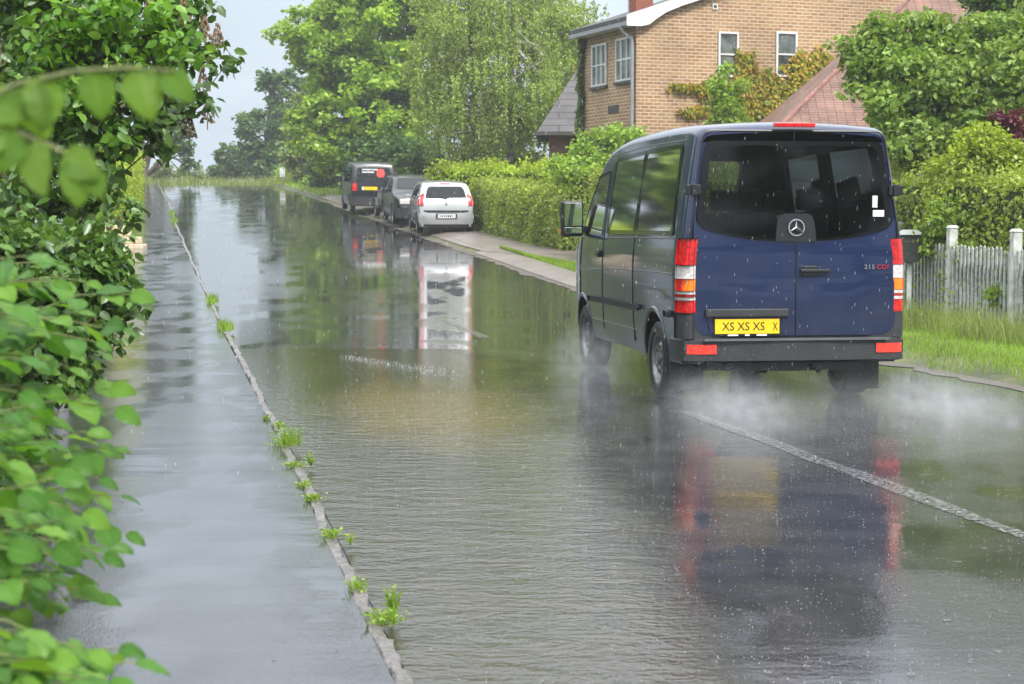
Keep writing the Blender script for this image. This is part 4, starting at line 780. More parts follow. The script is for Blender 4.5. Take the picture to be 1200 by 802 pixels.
# ------------------------------------------------------------------ picket fence, mailbox, sign, stones, lamp post
FP = [Vector((6.70-.155*(Y-23.4), Y, 0)) for Y in (17.4, 19.4, 21.4, 23.4, 25.5, 27.6)]
def picket_fence():
    t = thing('picket_fence', 'weathered white picket fence with stout posts on the right verge', 'fence', (FP[0].x, FP[0].y, G(FP[0].x, FP[0].y))); o = Vector(t.location)
    def B(mb, p, dims, tp=1.0): mb.box((p[0]-o.x, p[1]-o.y, p[2]-o.z), dims, math.atan(.155), taper=tp)
    gz = lambda p: G(p.x, p.y)
    for i, p in enumerate(FP):
        mb = MB(); h = 1.24+random.uniform(-.04, .04); B(mb, (p.x, p.y, gz(p)+h/2-.1), (.125, .125, h+.2)); B(mb, (p.x, p.y, gz(p)+h+.022), (.15, .15, .04), .6); mb.build('post', M['oldwhite'], t, bevel=.006)
    for i in range(len(FP)-1):
        a, b = FP[i], FP[i+1]; l = (b-a).length; rb = MB(); d = (b-a).normalized(); s = Vector((d.y, -d.x, 0))
        for hz in (.28, .82): m_ = (a+b)/2; mb_ = MB(); B(rb, (m_.x+s.x*.02, m_.y+s.y*.02, gz(m_)+hz), (.04, l-.13, .07))
        rb.build('rail', M['picket'], t); n = 16; pk = MB()
        for k in range(1, n):
            p = a.lerp(b, k/n)-s*.03; h = .98+random.uniform(-.02, .02)+.04*math.sin(PI*k/n); rz = math.atan(.155)+random.gauss(0, .03); x, y, z = p.x-o.x, p.y-o.y, gz(p)-o.z
            pk.box((x, y, z+h/2), (.022, .05, h), rz); pk.add([(x-.011*math.cos(rz)+.03*math.sin(rz), y-.011*math.sin(rz)-.03*math.cos(rz), z+h), (x+.011*math.cos(rz)+.03*math.sin(rz), y+.011*math.sin(rz)-.03*math.cos(rz), z+h), (x+.011*math.cos(rz)-.03*math.sin(rz), y+.011*math.sin(rz)+.03*math.cos(rz), z+h), (x-.011*math.cos(rz)-.03*math.sin(rz), y-.011*math.sin(rz)+.03*math.cos(rz), z+h), (x, y, z+h+.04)], [(0, 1, 4), (1, 2, 4), (2, 3, 4), (3, 0, 4)])
        pk.build('pickets', M['picket'], t)
picket_fence()
p = pt(1066, 290, 26.3); g = G(p.x, p.y)
t = thing('mailbox', 'dark mailbox with a pale lid on a post at the fence end behind the van', 'mailbox', (p.x, p.y, g), -.25)
mb = MB().box((0, 0, p.z-g-.02), (.30, .22, .40)); mb.build('box', mat('dark mailbox metal', (.03, .034, .03), .4), t, bevel=.012)
MB().prism([(-.17, p.z-g+.185), (.17, p.z-g+.185), (.17, p.z-g+.22), (.10, p.z-g+.26), (-.10, p.z-g+.26), (-.17, p.z-g+.22)], 'Y', -.15, .15).build('lid', mat('pale mailbox lid', (.5, .52, .52), .45), t, bevel=.006)
MB().box((0, .03, (p.z-g)/2-.12), (.07, .07, p.z-g-.2)).build('post', M['oldwhite'], t); MB().box((0, -.118, p.z-g+.08), (.2, .012, .03)).build('slot', M['darkwood'], t)
p = pt(331, 200, 98); g = G(p.x, 98); t = thing('road_sign', 'small white rectangular sign on a thin post at the bend', 'sign', (p.x, 98, g)); h = pt(331, 197, 98).z-g
MB().tube([(0, 0, -.2), (0, 0, h)], .035, 8).build('post', M['gutter'], t); MB().box((0, -.045, h-.24), (.30, .02, .52)).build('sign_plate', M['white'], t, bevel=.004)
p = pt(147, 291, 45); px0 = p.x; g = G(p.x, 45)
for k, (dx, dy, z, w_, d_, h_, rz, lb) in enumerate([(0, 0, .0, 1.0, .7, .22, .05, 'long cream stone slab at the bottom of the pile by the pavement'), (-.08, .05, .225, .86, .6, .18, -.1, 'cream stone slab in the middle of the pile by the pavement'), (-.18, 0, .41, .66, .5, .16, .2, 'upper cream stone slab with a slanted end on the pile'), (-.28, .05, .575, .4, .4, .13, -.2, 'small top cream stone on the pile by the pavement')]):
    mb = MB().box((0, 0, h_/2), (w_, d_, h_)); o = mb.build('stone_slab', M.setdefault('creamstone', mat('cream stone', (.62, .50, .36), .8, var=.25, vs=5, bump=.02, bs=7)), bevel=.03)
    o.location = (px0+dx, 45+dy, g+z+.0); o.rotation_euler = (0, 0, rz); tag(o, lb, 'stone', 'cream stone slabs piled beside the pavement')
p = pt(62, 40, 16); t = thing('lamp_post', 'pale grey lamp post rising behind the lilac at the upper left', 'lamp post', (p.x, 16, .05))
MB().tube([(0, 0, -.1), (0, 0, 1.0)], .085, 12).build('base', M['gutter'], t, smooth=True); MB().tube([(0, 0, 1.0), (0, 0, 5.6), (.15, 0, 6.1), (.7, 0, 6.35)], [.06, .05, .04, .035], 10).build('pole', mat('pale galvanised steel', (.5, .53, .56), .4, metal=.3), t, smooth=True)
MB().lathe([(6.28, .001), (6.3, .16), (6.4, .15), (6.46, .05), (6.47, .001)], 'Z', (.85, 0, 0), 16).build('lamp_head', M['gutter'], t, smooth=True)

# ------------------------------------------------------------------ vehicle materials
def paint(name, c, rough=.22, metal=0, coat=1.0, drops=True, spec=.4):
    m = mat(name, c, rough, metal, var=.05, vs=2, coat=coat, spec=spec); t = m.node_tree; b = t.nodes['Principled BSDF']
    tc = tnode(t, 'ShaderNodeTexCoord'); v = tnode(t, 'ShaderNodeTexVoronoi'); v.inputs['Scale'].default_value = 75; t.links.new(tc.outputs['Object'], v.inputs[0])
    r = tnode(t, 'ShaderNodeMapRange'); r.inputs[1].default_value = .0; r.inputs[2].default_value = .28; r.inputs[3].default_value = 1; r.inputs[4].default_value = 0; t.links.new(v.outputs[0], r.inputs[0])
    bp = tnode(t, 'ShaderNodeBump'); bp.inputs['Distance'].default_value = .0003 if drops else 0; bp.inputs['Strength'].default_value = .8; t.links.new(r.outputs[0], bp.inputs['Height']); t.links.new(bp.outputs[0], b.inputs['Coat Normal'])
    if drops == 2:                      # road grime thrown up over the lower panels
        src = b.inputs['Base Color'].links[0].from_socket; sp = tnode(t, 'ShaderNodeSeparateXYZ'); t.links.new(tc.outputs['Object'], sp.inputs[0])
        n = tnode(t, 'ShaderNodeTexNoise'); n.inputs['Scale'].default_value = 3.5; n.inputs['Detail'].default_value = 9; t.links.new(tc.outputs['Object'], n.inputs[0])
        a = tnode(t, 'ShaderNodeMapRange')
        for i, q in enumerate((.45, 1.5, .32, 0)): a.inputs[i+1].default_value = q
        t.links.new(sp.outputs[2], a.inputs[0]); c_ = tnode(t, 'ShaderNodeMapRange'); c_.inputs[1].default_value = .38; c_.inputs[2].default_value = .68; t.links.new(n.outputs[0], c_.inputs[0])
        d_ = tnode(t, 'ShaderNodeMath', operation='MULTIPLY'); t.links.new(a.outputs[0], d_.inputs[0]); t.links.new(c_.outputs[0], d_.inputs[1])
        x = tnode(t, 'ShaderNodeMix', data_type='RGBA'); x.inputs[7].default_value = (.055, .058, .068, 1); t.links.new(d_.outputs[0], x.inputs[0]); t.links.new(src, x.inputs[6]); t.links.new(x.outputs[2], b.inputs['Base Color'])
    return m
def glassmat(name, tint, rough=.02):
    m = bpy.data.materials.new(name); m.use_nodes = True; t = m.node_tree; t.nodes.clear(); o = tnode(t, 'ShaderNodeOutputMaterial'); g = tnode(t, 'ShaderNodeBsdfGlossy'); g.inputs['Roughness'].default_value = rough
    tr = tnode(t, 'ShaderNodeBsdfTransparent'); tr.inputs[0].default_value = hexc(*tint); f = tnode(t, 'ShaderNodeFresnel'); f.inputs[0].default_value = 1.5
    tc = tnode(t, 'ShaderNodeTexCoord'); v = tnode(t, 'ShaderNodeTexNoise'); v.inputs['Scale'].default_value = 90; t.links.new(tc.outputs['Object'], v.inputs[0]); bp = tnode(t, 'ShaderNodeBump'); bp.inputs['Distance'].default_value = .00006; t.links.new(v.outputs[0], bp.inputs['Height']); t.links.new(bp.outputs[0], g.inputs['Normal'])
    x = tnode(t, 'ShaderNodeMixShader'); t.links.new(f.outputs[0], x.inputs[0]); t.links.new(tr.outputs[0], x.inputs[1]); t.links.new(g.outputs[0], x.inputs[2]); t.links.new(x.outputs[0], o.inputs[0]); return m
V_ = {}
V_['navy'] = paint('navy blue paint', (.004, .013, .056), .3, drops=2, spec=.2)
V_['silver'] = paint('silver paint', (.38, .39, .40), .3, metal=.25)
V_['blackp'] = paint('black blue paint', (.007, .008, .014), .35, coat=.3)
V_['greenp'] = paint('dark green grey paint', (.014, .021, .019), .35, coat=.35)
V_['greyp'] = mat('light grey paint', (.30, .32, .33), .4)
V_['tint'] = glassmat('tinted glass', (.50, .55, .54)); V_['rtint'] = glassmat('rear tinted glass', (.17, .195, .19)); V_['clear'] = glassmat('clear windscreen', (.8, .85, .84))
V_['dglass'] = mat('dark car glass', (.010, .013, .015), .03, spec=.35, var=.3)
V_['plastic'] = mat('grey black plastic', (.030, .031, .034), .5, var=.15, bump=.0006, bs=300)
V_['gloss'] = mat('black glass border', (.004, .004, .005), .08, spec=.4)
V_['black'] = mat('black trim', (.01, .01, .011), .4)
V_['rubber'] = mat('wet tyre rubber', (.014, .014, .015), .42, var=.3, vs=20)
V_['rim'] = mat('steel rim', (.34, .35, .36), .38, metal=.7, var=.2, vs=10, c2=(.12, .12, .12))
V_['chrome'] = mat('chrome', (.80, .81, .82), .16, metal=1, var=.02)
V_['red'] = mat('red lamp lens', (.55, .010, .012), .18, coat=.8, var=.35, vs=30, emit=.10)
V_['lred'] = mat('light red reflector', (.72, .045, .03), .22, coat=.6, var=.12, vs=40, emit=.06)
V_['amber'] = mat('amber lamp lens', (.85, .20, .012), .18, coat=.8, var=.25, vs=30, emit=.10)
V_['lens'] = mat('clear lamp lens', (.62, .58, .57), .16, coat=.8, var=.2, vs=40)
V_['yplate'] = mat('yellow number plate', (.84, .56, .015), .35, var=.04, vs=20)
V_['wplate'] = mat('white number plate', (.68, .69, .70), .35, var=.03)
V_['ink'] = mat('black ink', (.02, .012, .006), .5); V_['redink'] = mat('red badge', (.5, .01, .02), .4); V_['whiteink'] = mat('white lettering', (.8, .8, .8), .4)
V_['seat'] = mat('grey seat fabric', (.09, .09, .095), .9, var=.2, vs=30); V_['mirror'] = mat('mirror glass', (.75, .78, .8), .03, metal=1, var=.01)
V_['sticker'] = mat('white sticker', (.75, .74, .70), .5)
V_['reddot'] = mat('red round sticker', (.75, .06, .045), .4)

def loft(stations, prof, roofr, crown, arcs=5, bottom=True):
    """stations: (y, zbottom, H, widthscale). prof(y,z)->half width. returns MB"""
    V = []; NS = 11
    for (y, zb, Hh, ws, rr) in stations:
        Hs = Hh-rr; half = []
        for i in range(NS): z = zb+(Hs-zb)*i/(NS-1); half.append((prof(y, z)*ws, z))
        w_ = prof(y, Hs)*ws; w2 = max(w_-rr*.9, w_*.3)
        for i in range(1, arcs+1): a = PI/2*i/arcs; half.append((w2+(w_-w2)*math.cos(a), Hs+(rr-crown)*math.sin(a)))
        for i in (1, 2): half.append((w2*(1-i/3), Hh-crown+crown*(1-((1-i/3))**2)))
        ring = [(-x, y, z) for x, z in half]+[(0, y, Hh)]+[(x, y, z) for x, z in reversed(half)]
        V.append(ring)
    n = len(V[0]); mb = MB(); flat = [p for r in V for p in r]
    F = [(i*n+j, i*n+(j+1) % n, (i+1)*n+(j+1) % n, (i+1)*n+j) for i in range(len(V)-1) for j in range(n)]
    F += [tuple(range(n-1, -1, -1)), tuple((len(V)-1)*n+j for j in range(n))]
    return mb.add(flat, F)
def boolean(o, cutters, op='DIFFERENCE'):
    for c in cutters: c.parent = o.parent
    bpy.context.view_layer.update()
    for c in cutters:
        m = o.modifiers.new('b', 'BOOLEAN'); m.operation = op; m.object = c; m.solver = 'EXACT'; m.material_mode = 'TRANSFER'
    dg = bpy.context.evaluated_depsgraph_get(); me = bpy.data.meshes.new_from_object(o.evaluated_get(dg)); old = o.data; o.modifiers.clear(); o.data = me; me.name = o.name
    for c in cutters: bpy.data.objects.remove(c)
def shade(o, ang=35):
    o.data.polygons.foreach_set('use_smooth', [True]*len(o.data.polygons)); o.data.set_sharp_from_angle(angle=math.radians(ang))
def wheel(P, x, y, r, w_, side, hub='steel', name='wheel'):
    """wheel centred at (x, y, r); side = -1 for the left of the car"""
    wo = thing_part(name, P, (x, y, r)); h = w_/2
    MB().lathe([(-h*.9, r*.66), (-h, r*.72), (-h, r*.90), (-h*.85, r*.975), (-h*.5, r), (h*.5, r), (h*.85, r*.975), (h, r*.9), (h, r*.72), (h*.9, r*.66)], 'X', (0, 0, 0), 36).build('tyre', V_['rubber'], wo, smooth=True)
    s = side; prof = [(s*h*.88, r*.67), (s*h*.8, r*.62), (s*h*.35, r*.58), (s*h*.45, r*.50), (s*h*.72, r*.40), (s*h*.75, r*.25), (s*h*.6, r*.17), (s*h*.9, r*.16), (s*h*.95, r*.02)]
    MB().lathe(prof, 'X', (0, 0, 0), 36).build('rim', V_['rim'], wo, smooth=True)
    hb = MB()
    for k in range(10 if hub == 'steel' else 5):
        a = 2*PI*k/(10 if hub == 'steel' else 5); q = r*.33 if hub == 'steel' else r*.42; hb.tube([(s*h*.70, q*math.cos(a), q*math.sin(a)), (s*h*.765, q*math.cos(a), q*math.sin(a))], r*.05, 8)
    hb.build('vent_holes', V_['black'], wo); MB().lathe([(-s*h*.85, r*.66), (-s*h*.8, .001)], 'X', (0, 0, 0), 24).build('inner_disc', V_['black'], wo); return wo
def thing_part(name, P, loc):
    o = bpy.data.objects.new(name, None); col.objects.link(o); o.parent = P; o.location = loc; o.empty_display_size = .1; return o

# ------------------------------------------------------------------ the blue van
def blue_van():
    rear = Vector((2.395, 14.87, 0)); ang = math.atan(.158)
    T = thing('blue_van', 'dark blue panel van with rear windows driving away through the spray', 'van', rear, ang)
    pz = [.30, .45, .75, 1.0, 1.25, 1.45, 1.9, 2.15, 2.3, 2.45]; pw = [.935, .965, .985, .992, .988, .968, .905, .865, .835, .81]
    def hw(y, z):
        t = float(np.interp(y, [0, .03, .07, .14, .3, 4.3, 4.7, 4.95, 5.12, 5.24], [.95, .972, .986, .995, 1, 1, .975, .93, .86, .74])); return float(np.interp(z, pz, pw))*t
    yl = [0, .03, .07, .14, .3, .7, 1.2, 1.9, 2.6, 3.1, 3.4, 3.6, 3.8, 4.0, 4.2, 4.4, 4.55, 4.75, 4.95, 5.1, 5.2, 5.25]
    Hh = lambda y: float(np.interp(y, [0, .03, .07, .14, .3, .7, 1.5, 2.6, 3.1, 3.4, 3.6, 3.9, 4.2, 4.55, 4.8, 5.0, 5.12, 5.2, 5.25], [2.345, 2.37, 2.39, 2.405, 2.42, 2.435, 2.445, 2.43, 2.40, 2.36, 2.29, 2.07, 1.80, 1.46, 1.33, 1.22, 1.10, .95, .80]))
    def st(y): zb = .36 if y > .1 else .50; return (y, zb, Hh(y), 1.0, .12 if y < 3.7 else (.10 if y < 4.6 else .08))
    body = loft([st(y) for y in yl], hw, .12, .035); body.v = [(x, y+.075*max(0, z-1.3)*max(0, 1-y/.6), z) for x, y, z in body.v]
    bo = body.build('body', V_['navy'], T)
    # cavity, window openings, wheel arches
    ins = loft([(y, .75, Hh(y)-.07, .945, .10) for y in (.07, .3, 1, 2, 3, 3.5, 3.8, 4.1, 4.4, 4.6)], hw, .1, .03); cav = ins.build('c1', V_['seat'])
    win = {'rear': rpoly([(-.855, 1.52), (-.45, 1.42), (0, 1.395), (.45, 1.42), (.855, 1.52), (.765, 2.235), (-.765, 2.235)], [.10, .5, .9, .5, .10, .08, .08]),
           's1': rpoly([(.36, 1.45), (1.81, 1.45), (1.81, 2.23), (.46, 2.23)], [.07, .02, .02, .07]), 's2': rpoly([(1.835, 1.45), (3.10, 1.45), (3.10, 2.20), (1.835, 2.23)], [.02, .06, .06, .02]), 's3': rpoly([(3.28, 1.43), (4.28, 1.43), (4.22, 1.62), (3.80, 2.05), (3.28, 2.09)], .05)}
    cuts = [cav]
    def shrink(poly, k): cx = sum(p[0] for p in poly)/len(poly); cy = sum(p[1] for p in poly)/len(poly); return [(cx+(p[0]-cx)*k, cy+(p[1]-cy)*k) for p in poly]
    cuts.append(MB().prism(shrink(win['rear'], .965), 'Y', -.2, .45).build('c2', V_['navy']))
    for k in ('s1', 's2', 's3'): cuts.append(MB().prism(shrink(win[k], .95), 'X', -1.3, 1.3).build('c3', V_['navy']))
    cuts.append(MB().prism(rpoly([(-.72, 1.52), (.72, 1.52), (.60, 2.2), (-.60, 2.2)], .08), 'Y', 3.45, 5).build('c4', V_['navy']))
    for y in (.99, 4.24):
        for s in (-1, 1): cuts.append(MB().lathe([(s*.62, .001), (s*.62, .405), (s*1.2, .405), (s*1.2, .001)], 'X', (0, y, .37), 40).build('c5', V_['black']))
    boolean(bo, cuts); shade(bo, 32)
    def R(x, z, p=0): return (x, .075*max(0, z-1.3)-p, z)
    sf = lambda s, p=.004: (lambda y, z: (s*(hw(y, z)+p), y+.075*max(0, z-1.3)*max(0, 1-y/.6), z))
    g = patch(win['rear'], lambda x, z: R(x, z, .006), 16, 20, .004).build('rear_window', V_['rtint'], T)
    for s in (-1, 1):
        for k, nm in (('s1', 'side_window'), ('s2', 'side_window'), ('s3', 'door_window')): patch(win[k], sf(s), 10, 10, .004).build(nm, V_['tint'] if k != 's3' else V_['clear'], T)
    patch(rpoly([(-.80, 1.47), (.80, 1.47), (.68, 2.24), (-.68, 2.24)], .08), lambda x, z: (x, float(np.interp(z, [1.46, 1.80, 2.07, 2.29], [4.55, 4.2, 3.9, 3.6]))+.012, z), 10, 12, .004).build('windscreen', V_['clear'], T)
    # glass surrounds: black ceramic border
    def ring(outer, k, fn, name, m, dep=.003):
        n = len(outer); inn = shrink(outer, k); vs = [fn(*p) for p in outer]+[fn(*p) for p in inn]; return MB().add(vs, [(i, (i+1) % n, n+(i+1) % n, n+i) for i in range(n)]).build(name, m, T)
    ring(shrink(win['rear'], 1.015), .93, lambda x, z: R(x, z, .008), 'window_border', V_['gloss'])
    for s in (-1, 1):
        for k in ('s1', 's2'): ring(shrink(win[k], 1.01), .90, sf(s, .007), 'window_border', V_['gloss'])
        ring(shrink(win['s3'], 1.01), .92, sf(s, .007), 'window_border', V_['gloss'])
    # doors: raised skins with a seam down the middle
    do_l = rpoly([(-.885, .60), (-.006, .60), (-.006, 1.382), (-.45, 1.405), (-.80, 1.475), (-.885, 1.60)], [.16, 0, 0, 0, .05, .03]); do_r = [(-x, z) for x, z in reversed(do_l)]
    for d_, s in ((do_l, -1), (do_r, 1)):
        dd = patch(d_, lambda x, z: R(x, z, .010+.010*math.exp(-((z-1.15-.02*abs(x))/.05)**2)*0+.012*(1-min(1, max(0, (z-.95-.12*abs(x))/.03)))*.5), 26, 14, .012).build('rear_door', V_['navy'], T, smooth=True)
    sm = MB()
    edge = rpoly([(-.90, .59), (.90, .59), (.905, 1.5), (.79, 2.33), (-.79, 2.33), (-.905, 1.5)], [.17, .17, .05, .09, .09, .05], 8)
    sm.tube([R(x, z, .003) for x, z in edge]+[R(*edge[0], .003)], .009, 5); sm.tube([R(0, z, .004) for z in (.6, 1.0, 1.39)], .006, 5); sm.tube([R(0, 2.25, .003), R(0, 2.33, .003)], .005, 5); sm.build('door_seam', V_['black'], T)
    for s in (-1, 1):
        for z in (1.83, .95):
            if z < 1: continue
            mb = MB().box((s*.885, .028, z), (.12, .05, .085)); mb.box((s*.885, .0, z), (.05, .03, .10)); mb.build('hinge', V_['black'], T, bevel=.006)
    # third brake light, emblem, handle, badge, plate
    MB().box((-.005, .055, 2.378), (.36, .05, .036)).build('brake_light', V_['red'], T, bevel=.008)
    patch(rpoly([(-.18, 1.398), (.18, 1.398), (.155, 1.635), (-.155, 1.635)], [.01, .01, .07, .07]), lambda x, z: R(x, z, .022), 6, 8, .02).build('emblem_panel', mat('dark panel', (.014, .015, .018), .25), T)
    em = thing_part('emblem', T, (.0, -.012, 1.515))
    MB().lathe([(-.004, .064), (-.012, .062), (-.012, .072), (-.004, .074)], 'Y', (0, 0, 0), 40, close=True).build('ring', V_['chrome'], em, smooth=True)
    sv = [(0, -.020, 0)]; 
    for k in range(6): a = PI/2+k*PI/3; r = .066 if k % 2 == 0 else .0115; sv.append((r*math.cos(a), -.008, r*math.sin(a)))
    MB().add(sv, [(0, 1+k, 1+(k+1) % 6) for k in range(6)]).build('star', V_['chrome'], em)
    hd = MB().box((.165, -.035, 1.15), (.26, .025, .028)); hd.box((.12, -.020, 1.15), (.13, .02, .085)); hd.build('door_handle', V_['black'], T, bevel=.008)
    text('215', .052, 'badge_text', V_['chrome'], T, (.60, -.02, 1.165), (PI/2, 0, 0), sx=1.25); text('CDI', .052, 'badge_text', V_['redink'], T, (.71, -.02, 1.165), (PI/2, 0, 0), sx=1.25)
    MB().box((-.43, -.032, .80), (.72, .05, .065)).build('plate_light_bar', V_['plastic'], T, bevel=.008)
    pl = MB().box((-.425, -.030, .685), (.56, .012, .125)).build('number_plate', V_['yplate'], T, bevel=.003)
    MB().box((-.425, -.022, .685), (.585, .012, .150)).build('plate_holder', V_['black'], T)
    text('XS XS XS', .100, 'plate_text', V_['ink'], pl, (-.645, -.0375, .652), (PI/2, 0, 0), sx=.92); 
    text('X', .100, 'plate_text', V_['ink'], pl, (-.205, -.0375, .650), (PI/2, 0, 0), sx=.62)
    for x, w_ in ((-.55, .09), (-.425, .04), (-.30, .09)): MB().box((x, -.034, .612), (w_, .008, .012)).build('plate_clip', V_['whiteink'], T)
    # raised navy strips either side of the plate
    for s in (-1, 1): patch([(-.425+s*.30-.02, .63), (-.425+s*.30+.02, .63), (-.425+s*.33+.02, .76), (-.425+s*.33-.02, .76)], lambda x, z: R(x, z, .026), 4, 4, .012).build('plate_recess', V_['navy'], T)
    # tail lamps wrap the corner
    path_ = [(.860, 0), (.905, -.004), (.940, .018), (.965, .055), (.982, .11), (.989, .17)]
    for s in (-1, 1):
        tl = thing_part('tail_lamp', T, (0, 0, 0))
        segs = [(1.20, 1.42, 'red'), (1.085, 1.20, 'lens'), (.985, 1.085, 'amber'), (.955, .985, 'lens'), (.935, .955, 'red'), (.905, .935, 'lens'), (.80, .905, 'red')]
        for a, b_, m_ in segs:
            def P_(u, z):
                i = min(int(u), 4); f = u-i; x = path_[i][0]+(path_[i+1][0]-path_[i][0])*f; y = path_[i][1]+(path_[i+1][1]-path_[i][1])*f; k = (float(np.interp(z, pz, pw)))/.99
                return (s*(x*k+.012), y-.016, z)
            hi = 4.6 if a < 1.19 else 4.6-.0
            patch([(0, a+.002), (hi, a+.002), (hi, b_-.002), (0, b_-.002)], P_, 2, 14, .02).build('lens', V_[m_], tl, smooth=True)
            if m_ == 'amber': patch([(2.6, a+.004), (hi+.02, a+.004), (hi+.02, b_-.004), (2.6, b_-.004)], lambda u, z: tuple(Vector(P_(u, z))+Vector((s*.003, -.002, 0))), 2, 8, .01).build('lens', V_['red'], tl, smooth=True)
        patch([(-.0, .79), (4.75, .79), (4.75, 1.43), (0, 1.43)], lambda u, z: tuple(Vector(P_(u, z))-Vector((s*.006, -.008, 0))), 4, 14, .01).build('housing', V_['black'], tl, smooth=True)
    # bumper
    bp_ = [(-.99, .36), (-.985, .12), (-.95, .0), (-.86, -.045), (0, -.07), (.86, -.045), (.95, .0), (.985, .12), (.99, .36)]
    def extr(path, z0, z1, off, name, m, prof=None):
        zs = [(z0, -.03), (z0+.012, 0), (z1-.018, 0), (z1, -.04)]; V = []
        for z, o_ in zs:
            for (x, y) in path: k = 1+(o_+off)/1.0; V.append((x*k, y-(o_+off), z))
        n = len(path); F = [(i*n+j, i*n+j+1, (i+1)*n+j+1, (i+1)*n+j) for i in range(3) for j in range(n-1)]; return MB().add(V, F+[tuple(3*n+j for j in range(n)), tuple(reversed(range(n)))]).build(name, m, T, smooth=True, sharp=30)
    extr(bp_, .385, .585, .012, 'rear_bumper', V_['plastic'])
    for s in (-1, 1):
        patch([(0, .58), (4.9, .58), (4.9, .80), (0, .80)] if True else None, lambda u, z: (s*(float(np.interp(u, range(6), [p[0] for p in path_]))+.012+(.0 if u > .5 else 0)), float(np.interp(u, range(6), [p[1] for p in path_]))-.014, z), 4, 14, .02).build('bumper_corner', V_['plastic'], T, smooth=True)
        MB().prism([(s*.60, .575), (s*.88, .575), (s*.90, .80), (s*.87, .80), (s*.78, .63)], 'Y', -.012, .01).build('bumper_corner', V_['plastic'], T)
        pp = [(.70, -.073), (.86, -.064), (.90, -.05), (.945, -.02)] ; V = [(s*x, y, z) for z in (.455, .535) for x, y in pp]; V += [(s*x, y+.03, z) for z in (.455, .535) for x, y in pp]
        MB().add(V, [(0, 1, 5, 4), (1, 2, 6, 5), (2, 3, 7, 6), (8, 9, 1, 0), (9, 10, 2, 1), (10, 11, 3, 2), (4, 5, 13, 12), (5, 6, 14, 13), (6, 7, 15, 14), (0, 4, 12, 8), (3, 7, 15, 11)]).build('reflector', V_['lred'], T)
    MB().box((0, -.072, .574), (1.62, .05, .016)).build('step_edge', mat('grey step edge', (.11, .11, .115), .45), T)
    ub = MB().box((0, .55, .36), (1.5, 1.0, .10)); ub.box((0, 2.9, .40), (1.5, 2.0, .1)); ub.tube([(-.8, .99, .34), (.8, .99, .34)], .055, 10); ub.lathe([(-.15, .05), (-.1, .13), (.1, .13), (.15, .05)], 'X', (-.05, .99, .33), 16); ub.tube([(-.35, .1, .30), (-.35, 1.5, .33)], .04, 8); ub.box((0, .05, .34), (1.2, .08, .07)); ub.lathe([(-.07, .001), (-.07, .32), (.07, .32), (.07, .001)], 'Z', (0, .45, .36), 24)
    ub.build('chassis', V_['black'], T); tw_ = MB().tube([(.19, -.02, .34), (.19, -.06, .30), (.19, -.10, .31), (.19, -.10, .35)], .018, 8); tw_.box((.19, .0, .345), (.08, .07, .03)); tw_.build('tow_eye', V_['black'], T)
    for s in (-1, 1): MB().box((s*.80, .53, .26), (.30, .02, .34)).build('mud_flap', V_['rubber'], T, bevel=.004)
    # side trim, seams, arches, handle, mirror
    for s in (-1, 1):
        patch(rpoly([(1.50, .745), (3.80, .745), (3.80, .80), (1.50, .80)], .015), sf(s, .018), 2, 16, .02).build('side_trim', V_['plastic'], T, smooth=True)
        for y0 in (.08,): patch(rpoly([(.30, .745), (.52, .745), (.52, .80), (.30, .80)], .012), sf(s, .016), 2, 4, .02).build('side_trim', V_['plastic'], T)
        sm = MB()
        for ln in ([(3.20, .48), (3.20, 1.42), (3.20, 2.16)], [(4.36, .80), (4.34, 1.40)], [(1.82, .45), (1.82, 1.43)], [(.34, 1.42), (1.8, 1.42), (3.2, 1.40)], [(.35, 2.26), (1.8, 2.275), (3.3, 2.24)], [(.3, 1.12), (1.2, 1.12), (2.2, 1.11), (3.2, 1.09), (4.3, 1.05)], [(1.5, .56), (3.8, .56)]):
            q = []; 
            for (a, b_) in zip(ln[:-1], ln[1:]): q += [sf(s, .0)(a[0]+(b_[0]-a[0])*k/6, a[1]+(b_[1]-a[1])*k/6) for k in range(6)]
            q.append(sf(s, .0)(*ln[-1])); sm.tube(q, .006, 4)
        sm.build('panel_seam', V_['black'], T)
        for y in (.99, 4.24):
            am = MB(); n = 20; V = []
            for i in range(n+1):
                a = PI*1.06*i/n-.03*PI
                for r_, o_ in ((.40, .004), (.432, .010), (.448, -.002)): yy, zz = y+r_*math.cos(a), .37+r_*math.sin(a); V.append((s*(hw(yy, max(.3, zz))+o_), yy, zz))
            am.add(V, [(i*3+j, i*3+j+1, i*3+j+4, i*3+j+3) for i in range(n) for j in (0, 1)]).build('wheel_arch', V_['navy'], T, smooth=True)
            wheel(T, s*.845, y, .342, .235, s)
        hm = MB().box((s*(hw(3.34, 1.22)+.02), 3.36, 1.24), (.03, .17, .03)); hm.box((s*(hw(3.34, 1.22)+.005), 3.36, 1.24), (.02, .11, .07)); hm.build('side_door_handle', V_['black'], T, bevel=.006)
        mi = thing_part('mirror', T, (s*1.11, 4.22, 1.60))
        MB().box((0, 0, .0), (.235, .14, .38)).build('mirror_housing', V_['black'], mi, bevel=.035); MB().box((0, -.072, .045), (.185, .008, .245)).build('mirror_glass', V_['mirror'], mi, bevel=.003); MB().box((0, -.072, -.125), (.185, .008, .065)).build('wide_mirror', V_['mirror'], mi, bevel=.003)
        MB().box((-s*.15, .02, -.11), (.14, .08, .07)).build('mirror_arm', V_['black'], mi, bevel=.01); MB().box((s*.11, .05, -.14), (.03, .06, .05)).build('indicator', V_['amber'], mi, bevel=.006)
        MB().box((s*.60, 5.215, .92), (.30, .06, .22), 0).build('headlight', V_['lens'], T, bevel=.02)
